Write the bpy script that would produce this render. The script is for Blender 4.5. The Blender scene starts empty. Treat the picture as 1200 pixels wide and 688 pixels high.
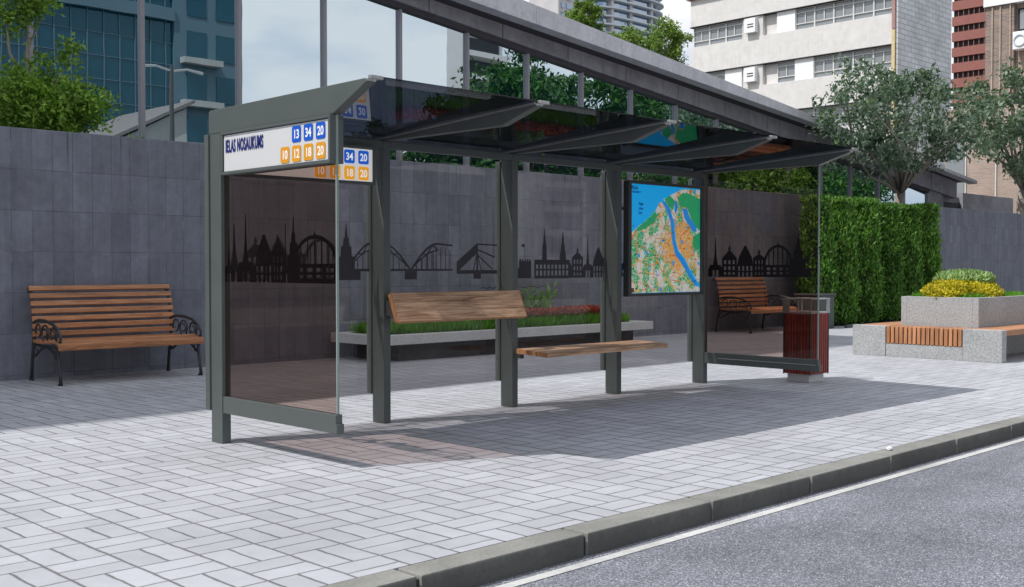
import bpy, bmesh, math, random
import numpy as np
from mathutils import Vector, Matrix

R = math.radians
S = bpy.context.scene
COL = S.collection
random.seed(7)
rng = np.random.default_rng(11)

# ------------------------------------------------------------------ world, sun, camera
SUN = Vector((0.63, -0.262, -1.0)).normalized()          # direction the light travels
W = bpy.data.worlds.new("World"); S.world = W; W.use_nodes = True
nt = W.node_tree; nt.nodes.clear()
def wn(t, **k):
    n = nt.nodes.new(t)
    for a, v in k.items(): setattr(n, a, v)
    return n
out = wn('ShaderNodeOutputWorld'); bg = wn('ShaderNodeBackground')
sky = wn('ShaderNodeTexSky', sky_type='NISHITA'); sky.sun_disc = False
sky.sun_elevation = math.asin(-SUN.z)
sky.sun_rotation = math.atan2(-SUN.x, -SUN.y)
sky.air_density = 1.0; sky.dust_density = 1.2; sky.ozone_density = 1.0
tc = wn('ShaderNodeTexCoord')
mp = wn('ShaderNodeMapping'); mp.inputs['Scale'].default_value = (1.0, 1.0, 2.6); mp.inputs['Location'].default_value = (0.6, 0.35, 0.1)
nz = wn('ShaderNodeTexNoise'); nz.inputs['Scale'].default_value = 2.2; nz.inputs['Detail'].default_value = 9; nz.inputs['Roughness'].default_value = 0.58
cr = wn('ShaderNodeValToRGB'); cr.color_ramp.elements[0].position = 0.22; cr.color_ramp.elements[1].position = 0.40
nz2 = wn('ShaderNodeTexNoise'); nz2.inputs['Scale'].default_value = 3.2; nz2.inputs['Detail'].default_value = 7
cr2 = wn('ShaderNodeValToRGB')
cr2.color_ramp.elements[0].position = 0.36; cr2.color_ramp.elements[0].color = (7.0, 8.8, 11.6, 1)
cr2.color_ramp.elements[1].position = 0.56; cr2.color_ramp.elements[1].color = (14.0, 14.2, 14.4, 1)
mx = wn('ShaderNodeMixRGB')
L = nt.links.new
L(tc.outputs['Generated'], mp.inputs['Vector']); L(mp.outputs['Vector'], nz.inputs['Vector']); L(mp.outputs['Vector'], nz2.inputs['Vector'])
L(nz.outputs['Fac'], cr.inputs['Fac']); L(nz2.outputs['Fac'], cr2.inputs['Fac'])
L(cr.outputs['Color'], mx.inputs['Fac']); L(sky.outputs['Color'], mx.inputs['Color1']); L(cr2.outputs['Color'], mx.inputs['Color2'])
L(mx.outputs['Color'], bg.inputs['Color']); bg.inputs['Strength'].default_value = 0.080
L(bg.outputs['Background'], out.inputs['Surface'])

sl = bpy.data.lights.new('sun', 'SUN'); sl.energy = 4.75; sl.angle = R(0.5); sl.color = (1.0, 0.97, 0.925)
so = bpy.data.objects.new('sun', sl); COL.objects.link(so)
so.rotation_euler = SUN.to_track_quat('-Z', 'Y').to_euler(); so.location = (-20, 10, 30)

EYE = 1.35
YAW, PITCH, FPX = 0.7938, 0.0244, 1291.0
cam = bpy.data.cameras.new('camera'); co = bpy.data.objects.new('camera', cam); COL.objects.link(co)
fwd = Vector((math.cos(YAW) * math.cos(PITCH), math.sin(YAW) * math.cos(PITCH), -math.sin(PITCH)))
co.location = (0, 0, EYE); co.rotation_euler = fwd.to_track_quat('-Z', 'Y').to_euler()
cam.sensor_width = 36; cam.lens = 36 * FPX / 1200; cam.clip_start = 0.05; cam.clip_end = 3000
S.camera = co
S.view_settings.view_transform = 'Standard'; S.view_settings.look = 'None'
S.view_settings.exposure = -0.17; S.view_settings.gamma = 1; S.view_settings.use_curve_mapping = False
S.cycles.max_bounces = 8; S.cycles.transparent_max_bounces = 16
S.cycles.use_denoising = True

# ------------------------------------------------------------------ materials
class NT:
    def __init__(s, name):
        s.m = bpy.data.materials.new(name); s.m.use_nodes = True
        s.t = s.m.node_tree; s.t.nodes.clear(); s.o = s.n('ShaderNodeOutputMaterial')
    def n(s, t, **k):
        n = s.t.nodes.new(t)
        for a, v in k.items(): setattr(n, a, v)
        return n
    def l(s, a, b): s.t.links.new(a, b)
    def math(s, op, a, b=None, c=None, clamp=False):
        n = s.n('ShaderNodeMath', operation=op); n.use_clamp = clamp
        for i, v in enumerate((a, b, c)):
            if v is None: continue
            if isinstance(v, (int, float)): n.inputs[i].default_value = v
            else: s.l(v, n.inputs[i])
        return n.outputs[0]
    def mix(s, f, a, b, mode='MIX'):
        n = s.n('ShaderNodeMixRGB', blend_type=mode)
        for i, v in enumerate((f, a, b)):
            if isinstance(v, (int, float)): n.inputs[i].default_value = v
            elif isinstance(v, tuple): n.inputs[i].default_value = (*v[:3], 1)
            else: s.l(v, n.inputs[i])
        return n.outputs[0]
    def noise(s, scale, detail=4, rough=.55, vec=None, dist=0):
        n = s.n('ShaderNodeTexNoise'); n.inputs['Scale'].default_value = scale; n.inputs['Detail'].default_value = detail
        n.inputs['Roughness'].default_value = rough; n.inputs['Distortion'].default_value = dist
        if vec is not None: s.l(vec, n.inputs['Vector'])
        return n.outputs['Fac']
    def ramp(s, f, stops):
        n = s.n('ShaderNodeValToRGB'); e = n.color_ramp.elements
        while len(e) < len(stops): e.new(0.5)
        for i, (p, c) in enumerate(stops):
            e[i].position = p; e[i].color = (*c, 1) if isinstance(c, tuple) else (c, c, c, 1)
        s.l(f, n.inputs['Fac']); return n.outputs['Color']
    def pos(s, scale=(1, 1, 1), obj=False):
        if obj: v = s.n('ShaderNodeTexCoord').outputs['Object']
        else: v = s.n('ShaderNodeNewGeometry').outputs['Position']
        if scale != (1, 1, 1):
            m = s.n('ShaderNodeMapping'); m.inputs['Scale'].default_value = scale; s.l(v, m.inputs['Vector']); v = m.outputs['Vector']
        return v
    def bsdf(s, col, rough=.6, spec=.5, metal=0, bump=None, bstr=.2, bdist=.01, emis=None, estr=0):
        p = s.n('ShaderNodeBsdfPrincipled')
        def put(k, v):
            if isinstance(v, (int, float)): p.inputs[k].default_value = v
            elif isinstance(v, tuple): p.inputs[k].default_value = (*v[:3], 1)
            else: s.l(v, p.inputs[k])
        put('Base Color', col); put('Roughness', rough); put('Metallic', metal); put('Specular IOR Level', spec)
        if bump is not None:
            b = s.n('ShaderNodeBump'); b.inputs['Strength'].default_value = bstr; b.inputs['Distance'].default_value = bdist
            s.l(bump, b.inputs['Height']); s.l(b.outputs['Normal'], p.inputs['Normal'])
        if emis is not None: put('Emission Color', emis); p.inputs['Emission Strength'].default_value = estr
        s.l(p.outputs[0], s.o.inputs['Surface']); return p

def plain(name, col, rough=.6, var=.15, scale=6, metal=0, spec=.5, bump=0, emis=0):
    t = NT(name); f = t.noise(scale, 6, .6, t.pos())
    d = tuple(c * (1 - var) for c in col); u = tuple(min(1, c * (1 + var)) for c in col)
    c = t.ramp(f, [(.3, d), (.7, u)])
    r = t.math('ADD', t.math('MULTIPLY', f, .2), rough - .1, clamp=True)
    t.bsdf(c, r, spec, metal, bump=f if bump else None, bstr=bump, emis=c if emis else None, estr=emis); return t.m

def schlick(t, base, top=.88):
    f = t.n('ShaderNodeLayerWeight'); f.inputs['Blend'].default_value = 0.5
    p = t.math('POWER', f.outputs['Facing'], 5.0)
    return t.math('ADD', t.math('MULTIPLY', p, top - base), base)

def clear_glass(name, tint, base=.04, top=.88):
    t = NT(name); tr = t.n('ShaderNodeBsdfTransparent'); tr.inputs[0].default_value = (*tint, 1)
    g = t.n('ShaderNodeBsdfGlossy'); g.inputs['Roughness'].default_value = 0.0; g.inputs[0].default_value = (.9, .92, .95, 1)
    m = t.n('ShaderNodeMixShader'); t.l(schlick(t, base, top), m.inputs[0]); t.l(tr.outputs[0], m.inputs[1]); t.l(g.outputs[0], m.inputs[2])
    t.l(m.outputs[0], t.o.inputs['Surface']); return t.m

def mirror_glass(name, body, base, tint):
    t = NT(name); d = t.n('ShaderNodeBsdfDiffuse'); d.inputs[0].default_value = (*body, 1)
    g = t.n('ShaderNodeBsdfGlossy'); g.inputs['Roughness'].default_value = 0.0; g.inputs[0].default_value = (*tint, 1)
    b = t.n('ShaderNodeBump'); b.inputs['Strength'].default_value = .02; b.inputs['Distance'].default_value = .02
    t.l(t.noise(.9, 2, .5, t.pos()), b.inputs['Height']); t.l(b.outputs['Normal'], g.inputs['Normal'])
    m = t.n('ShaderNodeMixShader'); t.l(schlick(t, base), m.inputs[0]); t.l(d.outputs[0], m.inputs[1]); t.l(g.outputs[0], m.inputs[2])
    t.l(m.outputs[0], t.o.inputs['Surface']); return t.m

def paver_mat():
    t = NT('pavers'); g = t.n('ShaderNodeNewGeometry').outputs['Position']
    w = t.n('ShaderNodeVectorMath', operation='ADD')
    nzv = t.n('ShaderNodeTexNoise'); nzv.inputs['Scale'].default_value = 9; t.l(g, nzv.inputs['Vector'])
    sc = t.n('ShaderNodeVectorMath', operation='SCALE'); sc.inputs['Scale'].default_value = .017
    t.l(nzv.outputs['Color'], sc.inputs[0]); t.l(g, w.inputs[0]); t.l(sc.outputs[0], w.inputs[1])
    x = t.n('ShaderNodeSeparateXYZ'); t.l(w.outputs[0], x.inputs[0])
    c = .30
    u = t.math('DIVIDE', t.math('SUBTRACT', x.outputs[0], 1.959), c); v = t.math('DIVIDE', t.math('SUBTRACT', x.outputs[1], 4.996), c)
    iu, iv = t.math('FLOOR', u), t.math('FLOOR', v); fu, fv = t.math('SUBTRACT', u, iu), t.math('SUBTRACT', v, iv)
    par = t.math('PINGPONG', t.math('ADD', iu, iv), 1.0)               # 0: joint runs along Y, 1: joint runs along X
    s = t.math('ADD', t.math('MULTIPLY', fv, par), t.math('MULTIPLY', fu, t.math('SUBTRACT', 1, par)))   # split coordinate
    edge = lambda a: t.math('MINIMUM', a, t.math('SUBTRACT', 1, a))
    ru = t.math('MULTIPLY', edge(fu), c)
    dv = t.math('MULTIPLY', edge(fv), c)
    ds = t.math('MULTIPLY', t.math('ABSOLUTE', t.math('SUBTRACT', s, .5)), c)
    # joints along Y stand wider open than the tight ones along X
    half = t.math('GREATER_THAN', s, .5)
    dsw = t.math('ADD', ds, t.math('MULTIPLY', par, .0012))
    dvw = t.math('ADD', dv, .0012)
    dmin = t.math('MINIMUM', t.math('MINIMUM', ru, dvw), dsw)
    jn = t.noise(3.2, 5, .6, g)
    wid = t.math('ADD', t.math('MULTIPLY', jn, .0140), .0050)
    joint = t.math('SUBTRACT', 1, t.math('DIVIDE', dmin, wid), clamp=True)
    cb = t.n('ShaderNodeCombineXYZ')
    t.l(t.math('ADD', iu, t.math('MULTIPLY', half, .37)), cb.inputs[0]); t.l(iv, cb.inputs[1])
    wnz = t.n('ShaderNodeTexWhiteNoise'); t.l(cb.outputs[0], wnz.inputs['Vector'])
    tone = t.math('ADD', t.math('MULTIPLY', wnz.outputs['Value'], .16), .92)
    big = t.math('ADD', t.math('MULTIPLY', t.noise(.75, 6, .68, g, .4), .56), .72)
    fine = t.math('ADD', t.math('MULTIPLY', t.noise(70, 5, .7, g), .26), .87)
    mid = t.math('ADD', t.math('MULTIPLY', t.noise(7, 6, .65, g), .24), .88)
    k = t.math('MULTIPLY', t.math('MULTIPLY', tone, big), t.math('MULTIPLY', fine, mid))
    base = t.mix(1, (.37, .375, .41), t.mix(1, (1, 1, 1), k, 'MULTIPLY'), 'MULTIPLY')
    gr = t.n('ShaderNodeRGB'); 
    stain = t.ramp(t.noise(1.1, 6, .7, g, .6), [(.60, 0.0), (.78, 1.0)])
    base = t.mix(t.math('MULTIPLY', stain, .22), base, (.24, .225, .20))
    vg = t.n('ShaderNodeTexVoronoi'); vg.inputs['Scale'].default_value = 1.7; t.l(w.outputs[0], vg.inputs['Vector'])
    spot = t.ramp(t.math('ADD', vg.outputs['Distance'], t.math('MULTIPLY', fine, .05)), [(.058, 1.0), (.078, 0.0)])
    base = t.mix(t.math('MULTIPLY', spot, .5), base, (.13, .125, .12))
    drip = t.ramp(t.noise(2.8, 7, .75, g, 1.0), [(.62, 0.0), (.72, 1.0)])
    base = t.mix(t.math('MULTIPLY', drip, .28), base, (.27, .27, .275))
    moss = t.mix(t.noise(2.1, 3, .5, g), (.04, .04, .044), (.06, .056, .045))
    col = t.mix(t.math('MULTIPLY', joint, .93), base, moss)
    h = t.math('SUBTRACT', t.math('MULTIPLY', t.noise(45, 5, .7, g), .16), joint)
    t.bsdf(col, .82, .35, bump=h, bstr=.5, bdist=.006); return t.m

def asphalt_mat():
    t = NT('asphalt'); g = t.pos()
    vo = t.n('ShaderNodeTexVoronoi'); vo.inputs['Scale'].default_value = 150; t.l(g, vo.inputs['Vector'])
    sep = t.n('ShaderNodeSeparateColor'); t.l(vo.outputs['Color'], sep.inputs[0])
    a = t.ramp(sep.outputs[0], [(0, (.09, .095, .116)), (.6, (.165, .172, .202)), (.9, (.285, .29, .325)), (1, (.43, .43, .47))])
    b = t.mix(1, t.ramp(t.noise(.8, 5, .6, g), [(.3, .76), (.7, 1.2)]), t.ramp(t.noise(1.5, 5, .65, t.pos((.12, 1, 1)), .3), [(.3, .82), (.7, 1.16)]), 'MULTIPLY')
    c = t.ramp(t.noise(160, 3, .6, g), [(.3, .6), (.7, 1.35)])
    col = t.mix(1, t.mix(1, a, b, 'MULTIPLY'), c, 'MULTIPLY')
    oil = t.ramp(t.noise(2.6, 4, .5, t.pos((.25, 1, 1))), [(.62, 0.0), (.75, 1.0)])
    col = t.mix(t.math('MULTIPLY', oil, .18), col, (.20, .17, .15))
    t.bsdf(col, .85, .3, bump=vo.outputs['Distance'], bstr=.6, bdist=.006); return t.m

def concrete(name, col, speck=.25, stain=.25, scale=40, streak=0, bump=.15):
    t = NT(name); g = t.pos()
    f = t.ramp(t.noise(scale, 6, .75, g), [(.25, 1 - speck), (.75, 1 + speck)])
    b = t.ramp(t.noise(1.6, 6, .65, g, .4), [(.25, 1 - stain), (.75, 1 + stain)])
    c = t.mix(1, t.mix(1, col, f, 'MULTIPLY'), b, 'MULTIPLY')
    if streak:
        s = t.ramp(t.noise(5.5, 5, .7, t.pos((1, 1, .07))), [(.55, 0.0), (.72, 1.0)])
        c = t.mix(t.math('MULTIPLY', s, streak), c, tuple(x * .35 for x in col))
    t.bsdf(c, .85, .3, bump=t.noise(scale * 1.5, 4, .7, g), bstr=bump, bdist=.004); return t.m

def wall_mat():
    t = NT('wall_panels'); g = t.n('ShaderNodeNewGeometry').outputs['Position']
    sp = t.n('ShaderNodeSeparateXYZ'); t.l(g, sp.inputs[0])
    cb = t.n('ShaderNodeCombineXYZ'); t.l(t.math('ADD', sp.outputs[0], t.math('MULTIPLY', sp.outputs[1], 1.0)), cb.inputs[0])
    t.l(t.math('ADD', sp.outputs[2], 0.43), cb.inputs[1])
    br = t.n('ShaderNodeTexBrick'); br.offset = 0; br.inputs['Scale'].default_value = 1
    br.inputs['Brick Width'].default_value = .245; br.inputs['Row Height'].default_value = .49; br.inputs['Mortar Size'].default_value = .0035
    br.inputs['Mortar Smooth'].default_value = .3; br.inputs['Color1'].default_value = (.88, .88, .88, 1); br.inputs['Color2'].default_value = (1.12, 1.12, 1.12, 1)
    br.inputs['Mortar'].default_value = (.99, .99, .99, 1); t.l(cb.outputs[0], br.inputs['Vector'])
    big = t.ramp(t.noise(1.7, 7, .68, g, .5), [(.25, .82), (.75, 1.18)])
    mid = t.ramp(t.noise(9, 6, .7, g), [(.2, .8), (.8, 1.2)])
    vert = t.ramp(t.noise(6, 5, .65, t.pos((1.3, 1.3, .12))), [(.3, .86), (.7, 1.12)])
    c = t.mix(1, t.mix(1, t.mix(1, (.155, .162, .198), br.outputs['Color'], 'MULTIPLY'), big, 'MULTIPLY'), mid, 'MULTIPLY')
    c = t.mix(1, c, vert, 'MULTIPLY')
    jm = t.math('MULTIPLY', br.outputs['Fac'], t.ramp(t.noise(2.2, 4, .6, g), [(.35, .25), (.6, .95)]))
    c = t.mix(jm, c, (.05, .05, .06))
    lt = t.math('MULTIPLY', br.outputs['Fac'], t.ramp(t.noise(1.9, 3, .5, t.pos((1, 1, 1.7))), [(.62, 0.0), (.68, 1.0)]))
    c = t.mix(t.math('MULTIPLY', lt, .55), c, (.33, .33, .36))
    topz = t.math('DIVIDE', t.math('SUBTRACT', sp.outputs[2], 2.2), .75, clamp=True)
    st = t.ramp(t.noise(7.5, 4, .6, t.pos((1.6, 1.6, .05))), [(.62, 0.0), (.70, 1.0)])
    c = t.mix(t.math('MULTIPLY', t.math('MULTIPLY', st, topz), .75), c, (.03, .03, .035))
    h = t.math('SUBTRACT', t.math('MULTIPLY', t.noise(12, 6, .7, g), .5), t.math('MULTIPLY', jm, 1.0))
    t.bsdf(c, .75, .4, bump=h, bstr=.3, bdist=.008); return t.m

def wood_mat(name, c0, c1, c2, axis=0, rough=.55, scale=1.0):
    t = NT(name); sc = [14, 14, 14]; sc[axis] = 1.1
    v = t.pos(tuple(x * scale for x in sc))
    f = t.noise(1.6, 7, .62, v, 1.6)
    c = t.ramp(f, [(.28, c0), (.5, c1), (.72, c2)])
    sc2 = [60, 60, 60]; sc2[axis] = 2.5
    c = t.mix(1, c, t.ramp(t.noise(1.2, 4, .6, t.pos(tuple(sc2))), [(.3, .72), (.7, 1.18)]), 'MULTIPLY')
    rn = t.n('ShaderNodeNewGeometry').outputs['Random Per Island']
    c = t.mix(1, c, t.ramp(rn, [(0, .8), (1, 1.15)]), 'MULTIPLY')
    t.bsdf(c, rough, .4, bump=f, bstr=.2, bdist=.004); return t.m

def leaf_mat(name, cols, rough=.5, trans=.35):
    t = NT(name); rn = t.n('ShaderNodeNewGeometry').outputs['Random Per Island']
    orn = t.n('ShaderNodeObjectInfo').outputs['Random']
    k = len(cols); c = t.ramp(rn, [(i / (k - 1), x) for i, x in enumerate(cols)])
    c = t.mix(1, c, t.ramp(t.noise(2.5, 3, .6, t.pos()), [(.3, .7), (.7, 1.3)]), 'MULTIPLY')
    c = t.mix(1, c, t.ramp(orn, [(0, (.82, .86, .85)), (1, (1.2, 1.16, 1.1))]), 'MULTIPLY')
    p = t.bsdf(c, rough, .35)
    tl = t.n('ShaderNodeBsdfTranslucent'); t.l(t.mix(1, c, (1.0, 1.25, .55), 'MULTIPLY'), tl.inputs[0])
    m = t.n('ShaderNodeMixShader'); m.inputs[0].default_value = trans
    t.l(p.outputs[0], m.inputs[1]); t.l(tl.outputs[0], m.inputs[2]); t.l(m.outputs[0], t.o.inputs['Surface']); return t.m

def brick_mat(name, c1, c2, mortar, bw=.24, bh=.08, dom=0, ms=.012):
    t = NT(name); g = t.n('ShaderNodeNewGeometry').outputs['Position']; sp = t.n('ShaderNodeSeparateXYZ'); t.l(g, sp.inputs[0])
    cb = t.n('ShaderNodeCombineXYZ'); t.l(t.math('ADD', sp.outputs[0], sp.outputs[1]), cb.inputs[0]); t.l(sp.outputs[2], cb.inputs[1])
    br = t.n('ShaderNodeTexBrick'); br.inputs['Scale'].default_value = 1; br.inputs['Brick Width'].default_value = bw; br.inputs['Row Height'].default_value = bh
    br.inputs['Mortar Size'].default_value = ms; br.inputs['Color1'].default_value = (*c1, 1); br.inputs['Color2'].default_value = (*c2, 1); br.inputs['Mortar'].default_value = (*mortar, 1)
    t.l(cb.outputs[0], br.inputs['Vector'])
    c = t.mix(1, br.outputs['Color'], t.ramp(t.noise(.7, 5, .6, g), [(.3, .82), (.7, 1.15)]), 'MULTIPLY')
    t.bsdf(c, .8, .3); return t.m

def map_land_mat():
    t = NT('map_land'); g = t.pos(); sp = t.n('ShaderNodeSeparateXYZ'); t.l(g, sp.inputs[0])
    dx = t.math('SUBTRACT', sp.outputs[0], 9.98); dz = t.math('SUBTRACT', sp.outputs[2], 1.56)
    d = t.math('SQRT', t.math('ADD', t.math('MULTIPLY', dx, dx), t.math('MULTIPLY', dz, dz)))
    n1 = t.noise(9, 5, .6, g)
    city = t.ramp(t.math('ADD', d, t.math('MULTIPLY', t.math('SUBTRACT', n1, .5), .55)), [(.24, 1.0), (.34, 0.0)])
    n3 = t.noise(34, 4, .6, g)
    city = t.math('MULTIPLY', city, t.ramp(n3, [(.34, 0.0), (.44, 1.0)]))
    green = t.ramp(t.noise(7.5, 5, .62, t.pos((1.0, 1, .8))), [(.475, 0.0), (.51, 1.0)])
    c = t.mix(green, (.66, .66, .60), (.01, .42, .15))
    c = t.mix(city, c, (.80, .36, .045))
    def roads(scale, wd, col, c, f=1.0):
        vo = t.n('ShaderNodeTexVoronoi', feature='DISTANCE_TO_EDGE'); vo.inputs['Scale'].default_value = scale; t.l(g, vo.inputs['Vector'])
        k = t.math('LESS_THAN', vo.outputs['Distance'], wd); return t.mix(t.math('MULTIPLY', k, f), c, col)
    c = roads(26, .045, (.75, .72, .66), c, .8); c = roads(7, .022, (.70, .20, .04), c); c = roads(4.2, .014, (.80, .45, .05), c)
    blue = t.ramp(t.noise(13, 3, .5, g), [(.66, 0.0), (.68, 1.0)]); c = t.mix(blue, c, (.02, .35, .75))
    t.bsdf(c, .4, .3, emis=c, estr=.35); return t.m

def kerb_mat():
    t = NT('kerb_concrete'); g = t.pos(); col = (.215, .212, .20)
    f = t.ramp(t.noise(55, 6, .75, g), [(.25, .75), (.75, 1.25)]); b = t.ramp(t.noise(1.6, 6, .65, g, .4), [(.25, .70), (.75, 1.30)])
    c = t.mix(1, t.mix(1, col, f, 'MULTIPLY'), b, 'MULTIPLY')
    # painted shade of the road side with rubber and splashed dirt, thin and broken towards the top edge
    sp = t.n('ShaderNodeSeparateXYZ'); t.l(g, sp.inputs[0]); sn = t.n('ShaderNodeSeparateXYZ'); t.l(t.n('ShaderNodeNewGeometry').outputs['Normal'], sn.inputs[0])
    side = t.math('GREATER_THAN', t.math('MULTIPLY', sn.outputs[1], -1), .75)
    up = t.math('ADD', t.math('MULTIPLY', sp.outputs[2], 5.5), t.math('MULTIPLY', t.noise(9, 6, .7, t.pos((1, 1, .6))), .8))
    shade_dirt = t.ramp(up, [(.15, 1.0), (.55, .55)])
    c = t.mix(t.math('MULTIPLY', t.math('MULTIPLY', shade_dirt, side), .72), c, (.045, .045, .046))
    t.bsdf(c, .85, .3, bump=t.noise(80, 4, .7, g), bstr=.2, bdist=.004); return t.m

M = {}
M['paver'] = paver_mat(); M['asphalt'] = asphalt_mat()
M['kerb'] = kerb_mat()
M['dark_joint'] = plain('joint', (.03, .03, .03), .9)
M['paint'] = concrete('road_paint', (.45, .45, .445), .22, .25, 40)
M['soil'] = plain('earth', (.10, .09, .07), .9, .3, 3)
M['wall'] = wall_mat()
M['metal'] = plain('grey_green_paint', (.078, .091, .087), .42, .06, 5)
M['metal_dark'] = plain('dark_paint', (.05, .055, .052), .45, .1, 5)
M['steel'] = plain('steel', (.42, .42, .42), .35, .1, 8, metal=.7)
M['iron'] = plain('cast_iron', (.022, .024, .027), .42, .2, 30, bump=.1)
M['glass_bronze'] = clear_glass('bronze_glass', (.73, .64, .60), .012, .7)
M['glass_back'] = clear_glass('light_bronze_glass', (.935, .91, .895), .02)
M['glass_roof'] = clear_glass('tinted_roof_glass', (.21, .23, .285), .03, .5)
M['glass_edge'] = plain('glass_edge', (.22, .27, .25), .2, .1)
M['facade'] = mirror_glass('facade_glass', (.004, .034, .05), .74, (.78, .88, .95))
M['mullion'] = plain('mullion_metal', (.30, .285, .31), .4, .08, 3, metal=.3)
M['fascia'] = concrete('fascia_stone', (.56, .55, .59), .18, .15, 14, .2)
M['frieze'] = concrete('frieze_concrete', (.30, .29, .325), .15, .3, 6, .55)
M['soffit'] = plain('soffit', (.06, .055, .065), .7)
M['sign_white'] = plain('sign_white', (.58, .585, .59), .4, .02, 3)
M['sign_lit'] = plain('sign_backlit', (.78, .78, .78), .4, .02, 3, emis=.45)
M['navy'] = plain('navy_print', (.006, .010, .16), .4, .02)
M['tile_blue'] = plain('tile_blue', (.005, .085, .50), .4, .03)
M['tile_orange'] = plain('tile_orange', (.66, .29, .012), .4, .03)
M['tile_white'] = plain('digit_white', (.85, .85, .82), .4, .02)
M['tile_blue_lit'] = plain('tile_blue_lit', (.005, .10, .58), .4, .03, emis=.6)
M['tile_orange_lit'] = plain('tile_orange_lit', (.85, .38, .012), .4, .03, emis=.6)
M['tile_white_lit'] = plain('digit_white_lit', (.85, .85, .82), .4, .02, emis=.6)
M['map_sea'] = plain('map_sea', (.004, .40, .86), .4, .02, emis=.45)
M['map_green'] = plain('map_forest', (.02, .36, .14), .4, .12, 30, emis=.4)
M['map_land'] = map_land_mat()
M['map_river'] = plain('map_river', (.02, .26, .72), .4, .1, 30, emis=.4)
M['map_ink'] = plain('map_ink', (.01, .02, .06), .4, .02)
M['map_ink_blue'] = plain('map_ink_blue', (.005, .05, .30), .4, .02)
M['decal'] = plain('skyline_print', (.062, .06, .068), .95, .05, spec=0)
M['old_wood'] = wood_mat('weathered_wood', (.16, .082, .046), (.52, .315, .195), (.72, .48, .32), 0, .6)
M['end_wood'] = wood_mat('cut_end_wood', (.30, .13, .05), (.42, .20, .085), (.5, .26, .12), 2, .6)
M['bench_wood'] = wood_mat('orange_wood', (.24, .092, .042), (.42, .182, .082), (.53, .26, .128), 0, .42)
M['seat_wood'] = wood_mat('slat_wood', (.34, .14, .06), (.44, .20, .095), (.54, .27, .14), 2, .5)
M['seat_wood_top'] = wood_mat('slat_wood_top', (.34, .14, .06), (.44, .20, .095), (.54, .27, .14), 0, .5)
M['bin_red'] = wood_mat('dark_red_wood', (.15, .017, .010), (.25, .030, .018), (.33, .045, .028), 2, .45)
M['bin_liner'] = plain('bin_liner', (.012, .012, .014), .5)
M['terrazzo'] = concrete('speckled_granite', (.34, .345, .35), .55, .12, 42, 0, .1)
M['slab'] = concrete('cast_concrete', (.50, .50, .495), .18, .12, 30)
M['rock'] = concrete('dark_stone', (.045, .04, .04), .3, .5, 9, 0, .5)
M['bark'] = concrete('bark', (.17, .14, .11), .35, .3, 18, .4, .5)
M['bark_pale'] = concrete('pale_bark', (.26, .23, .20), .3, .3, 18, .4, .4)
M['lf_left'] = leaf_mat('leaf_bright', [(.07, .14, .018), (.13, .24, .028), (.20, .34, .05), (.27, .42, .08)])
M['lf_olive'] = leaf_mat('leaf_greygreen', [(.06, .10, .075), (.10, .15, .11), (.16, .215, .16), (.28, .33, .27)], .38)
M['lf_hedge'] = leaf_mat('leaf_thuja', [(.025, .082, .013), (.065, .17, .022), (.13, .27, .04), (.24, .40, .095)], .55)
M['lf_shrub'] = leaf_mat('leaf_shrub', [(.035, .11, .02), (.08, .20, .04), (.17, .32, .08)], .4)
M['lf_roof'] = leaf_mat('leaf_yellowgreen', [(.07, .13, .025), (.16, .25, .04), (.27, .37, .08)])
M['lf_street'] = leaf_mat('leaf_street', [(.012, .05, .010), (.035, .115, .018), (.08, .20, .035)])
M['lf_fresh'] = leaf_mat('leaf_fresh', [(.12, .24, .06), (.21, .38, .11), (.36, .52, .22)], .45)
M['grass'] = leaf_mat('grass_blade', [(.06, .17, .015), (.11, .28, .02), (.18, .38, .035)], .6)
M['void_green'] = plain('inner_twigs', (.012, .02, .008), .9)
M['red_fl'] = leaf_mat('red_petals', [(.22, .03, .018), (.36, .05, .03), (.48, .13, .065)], .6, .2)
M['stem_fl'] = leaf_mat('flower_stems', [(.07, .09, .02), (.16, .10, .03), (.24, .13, .05)], .6, .2)
M['yel_fl'] = leaf_mat('yellow_leaves', [(.22, .20, .010), (.42, .36, .015), (.58, .50, .04)], .55, .25)
M['sil_fl'] = leaf_mat('silver_leaves', [(.13, .24, .06), (.25, .38, .13), (.50, .58, .34)], .55, .25)
M['bld_white'] = concrete('pale_render', (.66, .645, .635), .05, .1, 3, .18, 0)
M['bld_tile'] = brick_mat('white_tile', (.56, .57, .60), (.64, .65, .68), (.38, .39, .42), .9, .3, ms=.03)
M['bld_frame'] = plain('window_frame', (.62, .61, .60), .5, .05, 2)
M['bld_pane'] = mirror_glass('grey_pane', (.22, .24, .25), .10, (.8, .85, .9))
M['bld_pink'] = plain('pink_cornice', (.38, .22, .20), .7)
M['bld_yellow'] = plain('cream_pipe', (.62, .50, .27), .5)
M['white_panel'] = plain('white_panel', (.82, .83, .85), .5, .02)
M['red_slab'] = plain('red_brown_concrete', (.26, .10, .085), .8, .1, 1)
M['void'] = plain('dark_void', (.012, .013, .016), .7)
M['brick'] = brick_mat('mottled_brick', (.31, .22, .17), (.18, .14, .125), (.30, .27, .25))
M['brick_light'] = brick_mat('light_brick', (.44, .31, .245), (.33, .25, .21), (.42, .37, .34))
M['tower_glass'] = mirror_glass('tower_glass', (.05, .10, .17), .4, (.75, .85, 1.0))
M['tower_slab'] = plain('balcony_slab', (.55, .60, .66), .7, .1, .1)
M['tower_wall'] = plain('tower_wall', (.48, .47, .48), .7, .1, .2)
M['blue_glass'] = mirror_glass('blue_curtain_wall', (.002, .040, .062), .07, (.45, .72, .88))
M['blue_frame'] = plain('blue_frame', (.085, .15, .19), .6, .1, .2)
M['house_wall'] = plain('house_wall', (.36, .37, .36), .8, .1, .5)
M['house_roof'] = plain('house_roof', (.16, .15, .15), .8)
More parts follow.
